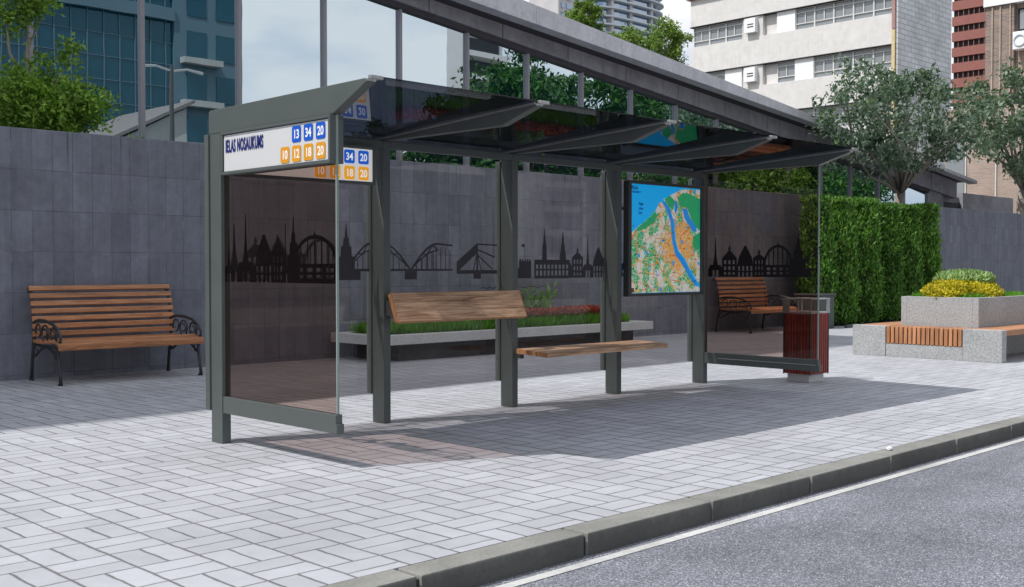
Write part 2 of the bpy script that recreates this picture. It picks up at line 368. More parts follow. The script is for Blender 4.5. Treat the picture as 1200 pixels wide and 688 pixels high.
M['block_wall'] = plain('block_wall', (.28, .28, .30), .8, .1, .3)

# ------------------------------------------------------------------ mesh helpers
def world_loc(o):
    v = Vector((0, 0, 0))
    while o is not None: v += o.location; o = o.parent
    return v
class MB:
    def __init__(s): s.v, s.f, s.mi, s.k = [], [], [], 0
    def add(s, vs, fs):
        b = len(s.v); s.v += [tuple(x) for x in vs]; s.f += [tuple(b + i for i in f) for f in fs]; s.mi += [s.k] * len(fs); return s
    def box(s, x0, x1, y0, y1, z0, z1):
        return s.add([(x0, y0, z0), (x1, y0, z0), (x1, y1, z0), (x0, y1, z0), (x0, y0, z1), (x1, y0, z1), (x1, y1, z1), (x0, y1, z1)],
                     [(3, 2, 1, 0), (4, 5, 6, 7), (0, 1, 5, 4), (1, 2, 6, 5), (2, 3, 7, 6), (3, 0, 4, 7)])
    def obox(s, c, ax, hs):                                  # oriented box: centre, three unit axes, half sizes
        c = Vector(c); a, b, d = [Vector(x) * h for x, h in zip(ax, hs)]
        vs = [c + i * a + j * b + k * d for k in (-1, 1) for j in (-1, 1) for i in (-1, 1)]
        return s.add(vs, [(2, 3, 1, 0), (4, 5, 7, 6), (0, 1, 5, 4), (1, 3, 7, 5), (3, 2, 6, 7), (2, 0, 4, 6)])
    def prism(s, pts, off):                                  # planar polygon (3D points) extruded by the vector off
        n = len(pts); off = Vector(off); a = [Vector(p) for p in pts]; b = [p + off for p in a]
        return s.add(a + b, [tuple(range(n))[::-1], tuple(range(n, 2 * n))] + [(i, (i + 1) % n, n + (i + 1) % n, n + i) for i in range(n)])
    def tube(s, path, rad, seg=8, squash=None):
        path = [Vector(p) for p in path]; n = len(path)
        rad = [rad] * n if isinstance(rad, (int, float)) else rad
        rings = []; up = None
        for i, p in enumerate(path):
            d = (path[min(i + 1, n - 1)] - path[max(i - 1, 0)])
            if d.length < 1e-9: d = Vector((0, 0, 1))
            d.normalize()
            if up is None:
                up = d.cross(Vector((1, 0, 0)) if abs(d.x) < .9 else Vector((0, 1, 0))).normalized()
            else:
                up = (up - d * up.dot(d));  up = up.normalized() if up.length > 1e-6 else d.orthogonal().normalized()
            sd = d.cross(up)
            rings.append([p + (up * math.cos(2 * math.pi * k / seg) + sd * math.sin(2 * math.pi * k / seg)) * rad[i] for k in range(seg)])
        vs = [v for r in rings for v in r]; fs = []
        for i in range(n - 1):
            for k in range(seg):
                a, b = i * seg + k, i * seg + (k + 1) % seg; fs.append((a, b, b + seg, a + seg))
        fs.append(tuple(range(seg))[::-1]); fs.append(tuple((n - 1) * seg + k for k in range(seg)))
        return s.add(vs, fs)
    def mesh_text(s, body, size, origin, u, v, n, cond=1.0, bold=0.0, align='LEFT', space=1.0):
        cu = bpy.data.curves.new('lettering', 'FONT'); cu.body = body; cu.size = size; cu.align_x = align; cu.offset = bold; cu.resolution_u = 3; cu.space_character = space
        ob = bpy.data.objects.new('lettering', cu); COL.objects.link(ob)
        me = bpy.data.meshes.new_from_object(ob.evaluated_get(bpy.context.evaluated_depsgraph_get()))
        o, u, v, n = map(Vector, (origin, u, v, n))
        s.add([o + u * (p.co.x * cond) + v * p.co.y for p in me.vertices], [tuple(f.vertices) for f in me.polygons])
        bpy.data.objects.remove(ob); bpy.data.curves.remove(cu); bpy.data.meshes.remove(me); return s
    def build(s, name, mats, parent=None, bevel=0, smooth=False, local=False):
        off = world_loc(parent) if parent is not None and not local else Vector((0, 0, 0))
        me = bpy.data.meshes.new(name); me.from_pydata([Vector(p) - off for p in s.v], [], s.f)
        for m in (mats if isinstance(mats, (list, tuple)) else [mats]): me.materials.append(m)
        me.polygons.foreach_set('material_index', s.mi)
        if smooth: me.polygons.foreach_set('use_smooth', [True] * len(me.polygons))
        me.update(); o = bpy.data.objects.new(name, me); COL.objects.link(o); o.parent = parent
        if bevel:
            b = o.modifiers.new('bevel', 'BEVEL'); b.width = bevel; b.segments = 2; b.limit_method = 'ANGLE'; b.angle_limit = R(40)
        return o

def tag(o, label=None, cat=None, group=None, kind=None):
    if label: o['label'] = label
    if cat: o['category'] = cat
    if group: o['group'] = group
    if kind: o['kind'] = kind
    return o
def thing(name, loc, label, cat, group=None):
    o = bpy.data.objects.new(name, None); COL.objects.link(o); o.location = loc; o.empty_display_size = .2
    return tag(o, label, cat, group)
def copy_tree(o, parent=None):
    c = o.copy(); COL.objects.link(c); c.parent = parent
    for ch in list(o.children): copy_tree(ch, c)
    return c
def shape(name, b, mats, label, cat, group=None, **k): return tag(b.build(name, mats, **k), label, cat, group)
def struct(name, b, mats, **k): return tag(b.build(name, mats, **k), kind='structure')

def leaves(name, pts, size, mat, parent=None, axis=None, spread=1.0, ratio=.45, local=False, jit=.35):
    """one folded leaf (two faces, four vertices) at every point; axis: preferred leaf direction"""
    n = len(pts); P = np.asarray(pts, float)
    if parent is not None and not local: P = P - np.array(world_loc(parent))
    d = rng.normal(size=(n, 3)) * spread
    if axis is not None: d = d + np.asarray(axis, float)
    d /= np.linalg.norm(d, axis=1)[:, None] + 1e-9
    r = rng.normal(size=(n, 3)); sd = np.cross(d, r); sd /= np.linalg.norm(sd, axis=1)[:, None] + 1e-9
    nn = np.cross(d, sd); L_ = size * (1 + rng.uniform(-jit, jit, n))[:, None]; w = L_ * ratio
    V = np.stack([P, P + d * L_ * .5 + sd * w * .5 + nn * w * .18, P + d * L_, P + d * L_ * .5 - sd * w * .5 + nn * w * .18], 1).reshape(-1, 3)
    me = bpy.data.meshes.new(name); me.vertices.add(4 * n); me.vertices.foreach_set('co', V.ravel())
    b = np.arange(n)[:, None] * 4; F = np.concatenate([b + 0, b + 1, b + 2, b + 0, b + 2, b + 3], 1).ravel()
    me.loops.add(6 * n); me.loops.foreach_set('vertex_index', F.astype(np.int32))
    me.polygons.add(2 * n); me.polygons.foreach_set('loop_start', np.arange(2 * n, dtype=np.int32) * 3); me.polygons.foreach_set('loop_total', np.full(2 * n, 3, np.int32))
    me.materials.append(mat); me.update(); me.validate()
    o = bpy.data.objects.new(name, me); COL.objects.link(o); o.parent = parent; return o

def clumps(centre, radii, n_cl, per, cl_r, shell=.55, squash=.75):
    out = []; cs = []
    for _ in range(n_cl):
        d = rng.normal(size=3); d /= np.linalg.norm(d); r = shell + (1 - shell) * rng.random() ** .6
        c = np.array(centre) + d * np.array(radii) * r; cs.append(c)
        k = int(per * rng.uniform(.6, 1.4)); s = cl_r * rng.uniform(.65, 1.3)
        q = rng.normal(size=(k, 3)); q /= np.linalg.norm(q, axis=1)[:, None]; q *= (rng.random((k, 1)) ** .45)
        out.append(c + q * s * np.array([1, 1, squash]))
    return np.concatenate(out), cs

def limbs(mb, base, fork, tips, r0, r1, bend=.12):
    base, fork = Vector(base), Vector(fork)
    m = base.lerp(fork, .5) + Vector((random.uniform(-.06, .06), random.uniform(-.06, .06), 0)) * (fork - base).length
    mb.tube([base, base.lerp(m, .5) , m, fork], [r0 * 1.15, r0, r0 * .92, r0 * .85], 9)
    for t in tips:
        t = Vector(t); a = fork.lerp(t, .45) + Vector((random.uniform(-1, 1), random.uniform(-1, 1), random.uniform(-.2, .5))) * (t - fork).length * bend
        mb.tube([fork - (fork - base).normalized() * r0 * .5, fork.lerp(a, .5), a, a.lerp(t, .55), t], [r1, r1 * .85, r1 * .6, r1 * .4, r1 * .15], 6)

def tree(name, label, cat, group, base, fork, crown_c, radii, leafm, bark, n_cl, per, cl_r, leaf, r0, r1, n_tips=10, shell=.5, axis=(0, 0, -.3), ylim=None):
    t = thing(name, base, label, cat, group)
    P, cs = clumps(crown_c, radii, n_cl, per, cl_r, shell)
    if ylim is not None: P[:, 1] = np.minimum(P[:, 1], ylim - rng.random(len(P)) * .25)
    mb = MB(); limbs(mb, base, fork, random.sample([tuple(c) for c in cs], min(n_tips, len(cs))), r0, r1)
    mb.build('trunk', bark, t, smooth=True)
    leaves('crown', P, leaf, leafm, t, axis, ratio=.42); return t

# ------------------------------------------------------------------ ground, road, pavement, kerb
struct('ground', MB().box(-900, 900, -900, 900, -.4, -.155), M['soil'])
struct('road', MB().box(-250, 250, -6.0, 3.80, -.30, -.115), M['asphalt'])
struct('pavement', MB().box(-60, 120, 3.862, 15.2, -.30, 0.0), M['paver'])
struct('far_pavement', MB().box(-250, 250, -16, -6.0, -.30, -.005), M['slab'])
mk = MB(); mk.box(-120, 120, 3.556, 3.616, -.1130, -.1108)
struct('road_marking', mk, M['paint'])
kb = MB(); jb = MB()
x = 4.155 - 1.09 * 40
for i in range(90):
    w = 1.09 - .024
    dz = random.uniform(-.002, .003); dy = random.uniform(-.003, .003)
    kb.box(x + .005, x + .005 + w, 3.685 + dy, 3.857, -.28, .004 + dz); x += 1.09
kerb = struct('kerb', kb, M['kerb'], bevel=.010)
struct('kerb_bed', MB().box(-60, 90, 3.702, 3.850, -.29, -.018), M['dark_joint'])

pc = bmesh.new(); bmesh.ops.create_icosphere(pc, subdivisions=2, radius=.022)
for v in pc.verts: v.co = Vector((v.co.x * 1.3, v.co.y, v.co.z * .6)) * random.uniform(.7, 1.15)
pm = bpy.data.meshes.new('paper_scrap'); pc.to_mesh(pm); pc.free(); pm.materials.append(M['white_panel'])
po = bpy.data.objects.new('paper_scrap', pm); COL.objects.link(po); po.location = (7.62, 3.80, .016)
tag(po, 'tiny crumpled scrap of white paper lying on the kerb', 'litter')

# ------------------------------------------------------------------ the wall behind the pavement
WY = 13.45
wl = MB(); wl.box(-14, 46, WY, WY + .22, -.2, 3.0)
shape('concrete_wall', wl, M['wall'], 'long dark grey panelled concrete wall behind the shelter and benches', 'wall', bevel=.012)

# ------------------------------------------------------------------ glass pavilion
PY = 16.0
pav = thing('glass_pavilion', (20, PY, 0), 'glass walled building with sloping grey stone roof edge behind the wall', 'building')
wtop = lambda x: 7.47 - .108 * x
xm = [7.8215 + 1.672 * k for k in range(-3, 17)]
for a, b in zip(xm[:-1], xm[1:]):
    p = MB().prism([(a + .03, PY + .03, 0), (b - .03, PY + .03, 0), (b - .03, PY + .03, wtop(b)), (a + .03, PY + .03, wtop(a))], (0, .02, 0))
    p.build('window_pane', M['facade'], pav)
for a in xm: MB().box(a - .028, a + .028, PY - .035, PY + .06, 0, wtop(a) + .05).build('mullion', M['mullion'], pav)
MB().prism([(xm[0], PY - .05, wtop(xm[0])), (xm[-1], PY - .05, wtop(xm[-1])), (xm[-1], PY - .05, wtop(xm[-1]) + .10), (xm[0], PY - .05, wtop(xm[0]) + .10)], (0, .2, 0)).build('window_head', M['soffit'], pav)
# frieze panels above the glass, then the projecting stone eave
xe0, xe1 = 0.0, 36.6
fr = MB()
xs = [xe0 + 1.92 * i for i in range(20)]
for a, b in zip(xs[:-1], xs[1:]):
    g = .012
    za0, zb0 = wtop(a) + .10, wtop(b) + .10; za1, zb1 = 8.05 - .102 * a, 8.05 - .102 * b
    fr.prism([(a + g, PY - .12, za0), (b - g, PY - .12, zb0), (b - g, PY - .12, zb1), (a + g, PY - .12, za1)], (0, .3, 0))
fr.build('frieze_panels', M['frieze'], pav)
EY = 15.25
ea, eb = 8.235 - .1105 * xe0, 8.235 - .1105 * xe1
la, lb = 7.60 - .0935 * xe0, 7.60 - .0935 * xe1
fa = MB()
N = 14
for i in range(N):
    a = xe0 + (xe1 - xe0) * i / N; b = xe0 + (xe1 - xe0) * (i + 1) / N - .008
    T = lambda q: 8.235 - .1105 * q
    Bm = lambda q: 7.60 - .0935 * q if 7.60 - .0935 * q < T(q) - .10 else T(q) - .10
    fa.prism([(a, EY, Bm(a)), (b, EY, Bm(b)), (b, EY, T(b)), (a, EY, T(a))], (0, .30, 0))
fa.build('eave_fascia', M['fascia'], pav)
MB().prism([(xe0, EY + .31, la + .02), (xe1, EY + .31, lb + .02), (xe1, EY + .31, eb - .03), (xe0, EY + .31, ea - .03)], (0, 9.5, 0)).build('roof', M['soffit'], pav)
ewx = xm[-1]
ew = MB(); ew.box(ewx + .04, ewx + 1.1, PY - .02, PY + .2, 0, wtop(ewx) + .1); ew.box(ewx + 2.6, 41.5, PY - .02, PY + .2, 0, 3.85); ew.box(ewx + 1.1, ewx + 2.6, PY + .12, PY + .2, 0, 3.7)
ew.build('end_wall', M['frieze'], pav)
MB().box(ewx + 1.12, ewx + 2.58, PY + .05, PY + .10, 0, 3.5).build('side_door', M['void'], pav)

# tall unseen block added further left to shade the pavement along the wall
blk = thing('unseen_shade_block', (-14, 22, 0), 'tall plain grey unseen block added left of the glass pavilion for its shade', 'building')
MB().box(-34, 3.6, PY + .02, 34, 0, 25.5).build('wall', M['block_wall'], blk)
for k in range(7):
    MB().box(-33, 2.8, PY - .03, PY + .01, 2.2 + 3.3 * k, 3.9 + 3.3 * k).build('window_band', M['facade'], blk)

# ------------------------------------------------------------------ bus shelter
px = [4.285 + 1.5475 * i for i in range(5)]; PW = .075
sh = thing('bus_shelter', (7.4, 7.1, 0), 'grey green metal and glass bus shelter with cantilevered glass roof', 'bus shelter')
zr = lambda y: 2.443 + (7.66 - y) / (7.66 - 5.66) * .118
for a in px:
    p = MB(); p.box(a, a + PW, 7.50, 7.66, 0, 2.36 if a == px[0] else 2.42)
    p.build('post', M['metal'], sh, bevel=.004)
    f = MB(); f.box(a - .015, a + .030, 7.661, 7.722, .245, 2.36); f.box(a + .046, a + .09, 7.661, 7.722, .245, 2.40)
    f.box(a + .031, a + .045, 7.664, 7.70, .30, 2.34)
    f.build('panel_frame', M['metal'], sh, bevel=.003)
    zb = 2.362 if a == px[0] else 2.422
    r = MB().prism([(a, 7.675, zb), (a, 7.675, 2.530), (a, 7.655, 2.543), (a, 5.70, 2.556), (a, 5.675, 2.535), (a, 6.05, zb)], (PW, 0, 0))
    ro = r.build('roof_arm', M['metal'], sh, bevel=.004)
    bd = MB()
    for q in [v for v in (a - .016, a + PW) if px[0] - .01 < v < px[4] + PW - .01]:
        bd.prism([(q, 7.655, zr(7.655) - .014), (q, 5.68, zr(5.68) - .014), (q, 5.68, zr(5.68) - .002), (q, 7.655, zr(7.655) - .002)], (.016, 0, 0))
    bd.build('glazing_strip', M['steel'], ro)
    tip = MB(); tip.box(a + .005, a + PW + .03, 5.640, 5.672, 2.548, 2.572); tip.build('arm_cap', M['steel'], ro, bevel=.003)
for a, b in zip(px[:-1], px[1:]):
    MB().box(a + PW + .003, b - .003, 7.50, 7.565, 2.362, 2.425).build('top_beam', M['metal'], sh, bevel=.004)
    g = MB().prism([(a + PW + .004, 7.66, zr(7.66)), (a + PW + .004, 5.66, zr(5.66)), (a + PW + .004, 5.66, zr(5.66) + .010), (a + PW + .004, 7.66, zr(7.66) + .010)], (b - a - PW - .008, 0, 0))
    g.build('roof_glass', M['glass_roof'], sh)
    e = MB(); e.box(a + PW + .004, b - .004, 7.668, 7.684, 2.432, 2.462); e.build('roof_edge', M['steel'], sh)
    gb = MB().box(a + .092, b - .017, 7.686, 7.696, .245, 2.36); gb.build('back_glass', M['glass_back'], sh)
# end panels
ends = {}
for a, nm in ((px[0], 0), (px[4], 1)):
    e = MB(); e.box(a + .004, a + .06, 6.035, 7.495, .235, .362)
    e.box(a + .001, a + .064, 6.020, 6.034, .232, .300)
    e.build('end_rail', M['metal'], sh, bevel=.005)
    if nm: MB().box(a - .006, a + .002, 6.06, 7.30, .300, .308).build('rail_bead', M['steel'], sh)
    gl = MB().box(a + .028, a + .038, 6.058, 7.498, .364, 2.36 if nm == 0 else 2.42).build('end_glass', M['glass_bronze'], sh)
    MB().box(a + .024, a + .042, 6.044, 6.057, .364, 2.36 if nm == 0 else 2.42).build('glass_edge', M['glass_edge'], sh, bevel=.002)

# ---- sign boxes with route tiles
def rrect(mb, o, u, v, w, h, r, n):
    o, u, v = Vector(o), Vector(u), Vector(v); pts = []
    for cx, cy, a0 in ((w - r, r, -90), (w - r, h - r, 0), (r, h - r, 90), (r, r, 180)):
        for k in range(5):
            a = R(a0 + 22.5 * k); pts.append(o + u * (cx + r * math.cos(a)) + v * (cy + r * math.sin(a)))
    mb.prism(pts, Vector(n) * .001)
def sign(o, u, n, w, h, lit, parent, frame_t):
    """o: lower left corner of the face, seen from the front"""
    o, u, n = Vector(o), Vector(u), Vector(n); v = Vector((0, 0, 1)); sx = '_lit' if lit else ''
    fb = MB(); t = .022
    def slab(a0, a1, b0, b1, d0, d1, mb):
        p = [o + u * a0 + v * b0 + n * d0, o + u * a1 + v * b0 + n * d0, o + u * a1 + v * b1 + n * d0, o + u * a0 + v * b1 + n * d0]
        mb.prism(p, n * (d1 - d0))
    slab(-t, w + t, -t, 0, -frame_t, .012, fb); slab(-t, w + t, h, h + t, -frame_t, .012, fb)
    slab(-t, 0, 0, h, -frame_t, .012, fb); slab(w, w + t, 0, h, -frame_t, .012, fb)
    box = fb.build('sign_box', M['metal'], parent, bevel=.003)
    fm = MB(); slab(.001, w - .001, .001, h - .001, -frame_t + .006, -.002, fm); fm.build('sign_face', M['sign_lit' if lit else 'sign_white'], box)
    nb = MB(); g = .0035
    for q in ((.001, .001 + g, 0), (w - .001 - g, w - .001, 0)): slab(q[0], q[1], .001, h - .001, -.0015, .0005, nb)
    for q in (.001, h - .001 - g): slab(.006, w - .006, q, q + g, -.0015, .0005, nb)
    nb.build('sign_gasket', M['void'], box)
    tw, th, gap = .108, .112, .036
    x0 = w - .045
    for row, (nums, c) in enumerate(((['20', '34', '13'], 'tile_blue'), (['20', '18', '12', '10'], 'tile_orange'))):
        zz = h - .018 - th if row == 0 else h - .018 - th - .022 - th
        for k, nr in enumerate(nums):
            a = x0 - tw - k * (tw + gap)
            mb = MB(); rrect(mb, o + u * a + v * zz + n * .0005, u, v, tw, th, .016, n)
            mb.k = 1
            mb.mesh_text(nr, .085, o + u * (a + tw / 2) + v * (zz + .027) + n * .0022, u, v, n, .86, .0022, 'CENTER')
            mb.build('route_tile', [M[c + sx], M['tile_white' + sx]], box)
    return box
b1 = sign((px[0] - .012, 7.435, 2.058), (0, -1, 0), (-1, 0, 0), 1.362, .278, False, sh, .10)
tx = MB().mesh_text('IELAS NOSAUKUMS', .128, (px[0] - .014, 7.405, 2.205), (0, -1, 0), (0, 0, 1), (-1, 0, 0), .425, .0045, space=1.13)
tx.build('street_name', M['navy'], b1)
b2 = sign((4.43, 7.46, 2.058), (1, 0, 0), (0, -1, 0), 1.262, .278, True, sh, .03)

# ---- map case
mc = MB()
MX0, MX1, MZ0, MZ1 = 9.115, 10.375, 1.062, 2.236
for q in ((MX0 - .05, MX0, MZ0 - .03, MZ1 + .03), (MX1, MX1 + .05, MZ0 - .03, MZ1 + .03), (MX0, MX1, MZ0 - .03, MZ0), (MX0, MX1, MZ1, MZ1 + .03)):
    mc.box(q[0], q[1], 7.455, 7.53, q[2], q[3])
for z in (1.25, 1.95):
    mc.box(px[3] + PW + .001, MX0 - .05, 7.515, 7.545, z, z + .035); mc.box(MX1 + .05, px[4] - .001, 7.515, 7.545, z, z + .035)
mcase = mc.build('map_case', M['metal_dark'], sh, bevel=.003)
MW, MH = MX1 - MX0, MZ1 - MZ0
MB().box(MX0 + .001, MX1 - .001, 7.485, 7.525, MZ0 + .001, MZ1 - .001).build('map_sheet', M['map_sea'], mcase)
def mpoly(pts, y, mb): mb.prism([(MX0 + p[0] * MW, y, MZ0 + (1 - p[1]) * MH) for p in pts][::-1], (0, .0006, 0))
mb = MB()     # land (fractions of the sheet, y down)
mpoly([(.004, .46), (.12, .385), (.22, .33), (.30, .27), (.37, .21), (.40, .165), (.44, .15), (.50, .22), (.56, .33), (.60, .50), (.64, .62), (.74, .72), (.84, .85), (.94, .93), (.996, .96), (.996, .996), (.004, .996)], 7.4843, mb)
mpoly([(.46, .125), (.55, .085), (.66, .045), (.74, .012), (.996, .012), (.996, .93), (.93, .86), (.85, .78), (.78, .68), (.68, .60), (.64, .50), (.62, .33), (.55, .22)], 7.4841, mb)
mb.build('map_land', M['map_land'], mcase)
mb = MB()
mpoly([(.86, .06), (.996, .10), (.996, .40), (.93, .375), (.87, .30), (.80, .19), (.70, .18), (.66, .10), (.74, .05)], 7.4834, mb)
mpoly([(.47, .125), (.56, .09), (.62, .13), (.60, .22), (.54, .19)], 7.4836, mb)
mpoly([(.10, .40), (.22, .335), (.33, .255), (.38, .27), (.33, .35), (.24, .385), (.16, .42), (.07, .44)], 7.4838, mb)
mpoly([(.90, .46), (.996, .42), (.996, .58), (.93, .60), (.88, .54)], 7.4832, mb)
mb.build('map_forest', M['map_green'], mcase)
mb = MB()
mpoly([(.735, .20), (.80, .20), (.85, .29), (.93, .36), (.95, .41), (.90, .42), (.83, .36), (.76, .29)], 7.4828, mb)
mpoly([(.44, .15), (.48, .14), (.56, .22), (.605, .33), (.625, .50), (.665, .61), (.76, .69), (.83, .78), (.91, .88), (.97, .93), (.94, .95), (.84, .86), (.74, .74), (.63, .64), (.585, .52), (.565, .34), (.52, .24)], 7.4826, mb)
mpoly([(.62, .14), (.655, .13), (.665, .20), (.635, .26), (.615, .22)], 7.4824, mb)
mb.build('map_river', M['map_river'], mcase)
mb = MB(); up_, uu, nn_ = (0, 0, 1), (1, 0, 0), (0, -1, 0)
mt = lambda s, fx, fy, size: mb.mesh_text(s, size, (MX0 + fx * MW, 7.4815, MZ0 + (1 - fy) * MH), uu, up_, nn_, .9, .0012)
mt('RIGA', .02, .052, .055)
mb.build('map_title', M['map_ink'], mcase)
mb = MB(); mt('RIGA MAP 17', .03, .082, .028); 
for i, s in enumerate(('Rigas', 'juras', 'licis')): mt(s, .12, .19 + .042 * i, .042)
mb.build('map_lettering', M['map_ink_blue'], mcase)
mb = MB(); rm = random.Random(5)
for i in range(34):
    fx, fy = rm.uniform(.03, .93), rm.uniform(.36, .97); l = rm.uniform(.02, .055)
    a, z = MX0 + fx * MW, MZ0 + (1 - fy) * MH; mb.box(a, a + l, 7.4812, 7.4820, z, z + .007)
mb.build('map_place_marks', M['map_ink'], mcase)
MB().box(MX0 + .012, MX0 + .07, 7.4805, 7.4811, MZ0 + .012, MZ0 + .06).build('map_legend', M['red_slab'], mcase)

# ---- backrest board and seat board of the shelter
ang = math.atan2(.10, .24); ay = Vector((0, -math.sin(ang), -math.cos(ang))); an = Vector((0, -math.cos(ang), math.sin(ang)))
bk = MB(); xa, xb = 5.825, 7.372
c0 = Vector(((xa + xb) / 2, 7.362, .998))
for k in range(3):
    hh = .262 / 3
    bk.obox(c0 + ay * ((k - 1) * hh), ((1, 0, 0), ay, an), ((xb - xa) / 2 - .008, hh / 2 - .0008, .021))
bo = bk.build('backrest', M['old_wood'], sh, bevel=.003)
eb_ = MB()
eb_.obox(c0 + Vector((-(xb - xa) / 2 + .002, 0, 0)), ((1, 0, 0), ay, an), (.004, .128, .0205)); eb_.obox(c0 + Vector(((xb - xa) / 2 - .002, 0, 0)), ((1, 0, 0), ay, an), (.004, .128, .0205))
eb_.obox(c0 + ay * .132, ((1, 0, 0), ay, an), ((xb - xa) / 2 - .002, .002, .0205))
eb_.build('cut_end', M['end_wood'], bo)
br_ = MB()
for a in (px[1], px[2]): MB().box(a + .02, a + .055, 7.395, 7.499, .93, 1.06).build('backrest_bracket', M['metal_dark'], sh)
sx0, sx1 = 7.36, 9.19; ang = math.atan2(-.02, .40)
ay = Vector((0, math.cos(ang), -math.sin(ang))); an = Vector((0, math.sin(ang), math.cos(ang)))
st = MB(); c0 = Vector(((sx0 + sx1) / 2, 7.225, .538))
for k in range(3):
    w = .41 / 3; st.obox(c0 + ay * ((k - 1) * w) + an * random.uniform(-.001, .001), ((1, 0, 0), ay, an), ((sx1 - sx0) / 2 - .008, w / 2 - .0015, .022))
so_ = st.build('seat', M['old_wood'], sh, bevel=.003)
es = MB()
for k in range(3): es.obox(c0 + ay * ((k - 1) * .41 / 3) + Vector((-(sx1 - sx0) / 2 + .002, 0, 0)), ((1, 0, 0), ay, an), (.004, .064, .0212))
es.build('cut_end', M['end_wood'], so_)
sb = MB()
for a in (px[2], px[3]): MB().box(a + .02, a + .055, 7.40, 7.499, .475, .512).build('seat_bracket', M['metal_dark'], sh)

# ---- skyline prints on the glass
def skyline(mb, o, u, n, flip=False):
    o, u, n = Vector(o), Vector(u), Vector(n); v = Vector((0, 0, 1)); cnt = [0]
    def P(pts):
        cnt[0] += 1; d = n * (.0004 + .00003 * cnt[0])
        pts = [o + u * a + v * b + d for a, b in pts]; mb.add(pts, [tuple(range(len(pts)))])
    def bar(a, b, w=.012):
        dx, dy = b[0] - a[0], b[1] - a[1]; l = math.hypot(dx, dy) or 1; nx, ny = -dy / l * w / 2, dx / l * w / 2
        P([(a[0] + nx, a[1] + ny), (a[0] - nx, a[1] - ny), (b[0] - nx, b[1] - ny), (b[0] + nx, b[1] + ny)])
    return P, bar
def spire_church(P, bar, x, h=.5, w=.17):
    P([(x - w * .10, h * .42), (x + w * .10, h * .42), (x + w * .06, h * .60), (x + .004, h), (x - .004, h), (x - w * .06, h * .60)])
    P([(x - w * .16, h * .30), (x + w * .16, h * .30), (x + w * .12, h * .42), (x - w * .12, h * .42)])
    for s in (-1, 1): P([(x + s * w * .5, 0), (x + s * w * .5, h * .20), (x + s * w * .34, h * .30), (x + s * w * .2, h * .30), (x + s * w * .2, 0)])
    P([(x - w * .2, h * .16), (x + w * .2, h * .16), (x + w * .2, h * .30), (x - w * .2, h * .30)]); bar((x, 0), (x, h * .17), .02)
def house(P, bar, x, w, h):
    bar((x - w / 2, .012), (x + w / 2, .012), .024); 
    for k in range(4): bar((x - w / 2 + .014 + (w - .028) * k / 3, 0), (x - w / 2 + .014 + (w - .028) * k / 3, .20), .028)
    for z in (.065, .13, .20): bar((x - w / 2, z), (x + w / 2, z), .026)
    n = 5
    for k in range(n):
        f = 1 - (k + .5) / n; z = .21 + (h - .21) * k / n; P([(x - w / 2 * f, z), (x + w / 2 * f, z), (x + w / 2 * f, z + (h - .21) / n), (x - w / 2 * f, z + (h - .21) / n)])
    P([(x - .02, h), (x + .02, h), (x, h + .05)])
def gothic(P, bar, x, w, h):
    n = 7; pts = [(x - w / 2, 0)]
    P([(x - w / 2, .12), (x + w / 2, .12), (x + w * .40, h * .62), (x - w * .40, h * .62)])
    for i in range(4): P([(x - w * .40 + w * .09 * i, h * (.62 + .1 * i)), (x + w * .40 - w * .09 * i, h * (.62 + .1 * i)), (x + w * .40 - w * .09 * (i + .7), h * (.72 + .1 * i)), (x - w * .40 + w * .09 * (i + .7), h * (.72 + .1 * i))])
    for i in range(5): bar((x - w / 2 + w * i / 4 * .98 + .003, 0), (x - w / 2 + w * i / 4 * .98 + .003, .125), .03)
    bar((x - w / 2, .06), (x + w / 2, .06), .016)
def hall(P, bar, x, w, h):
    K = 12
    arc = [(x - w / 2 * math.cos(math.pi * i / K), .13 + (h - .13) * math.sin(math.pi * i / K)) for i in range(K + 1)]
    for a, b in zip(arc[:-1], arc[1:]): bar(a, b, .028)
    for i in range(1, 6):
        q = x - w / 2 + w * i / 6; bar((q, .12), (q, .13 + (h - .13) * math.sqrt(max(0, 1 - ((q - x) / (w / 2)) ** 2))), .014)
    bar((x - w / 2, .12), (x + w / 2, .12), .03); bar((x - w / 2, .015), (x + w / 2, .015), .03); bar((x - w / 2, .066), (x + w / 2, .066), .018)
    for i in range(5): bar((x - w / 2 + .012 + (w - .024) * i / 4, 0), (x - w / 2 + .012 + (w - .024) * i / 4, .12), .036)
    P([(x - .02, h), (x + .02, h), (x, h + .04)])
def stalin(P, bar, x, h=.46, w=.2):
    P([(x - w / 2, 0), (x + w / 2, 0), (x + w / 2, h * .42), (x - w / 2, h * .42)])
    P([(x - w * .32, h * .42), (x + w * .32, h * .42), (x + w * .30, h * .60), (x - w * .30, h * .60)])
    P([(x - w * .19, h * .60), (x + w * .19, h * .60), (x + w * .15, h * .75), (x - w * .15, h * .75)])
    P([(x - w * .09, h * .75), (x + w * .09, h * .75), (x + .003, h), (x - .003, h)])
def arch_bridge(P, bar, x0, x1, h, half=None):
    K = 10; f = lambda t: h * math.sin(math.pi * t); rngk = range(K) if half is None else (range(K // 2, K) if half == 'R' else range(K // 2))
    X = lambda t: x0 + (x1 - x0) * t; zb = .085
    for i in rngk:
        t0, t1 = i / K, (i + 1) / K
        bar((X(t0), zb + f(t0)), (X(t1), zb + f(t1)), .016); bar((X(t0), zb + f(t0) * .74), (X(t1), zb + f(t1) * .74), .011)
        bar((X(t0), zb + f(t0) * (.74 if i % 2 else 1)), (X(t1), zb + f(t1) * (1 if i % 2 else .74)), .009)
        if i: bar((X(t0), zb), (X(t0), zb + f(t0) * .74), .009)
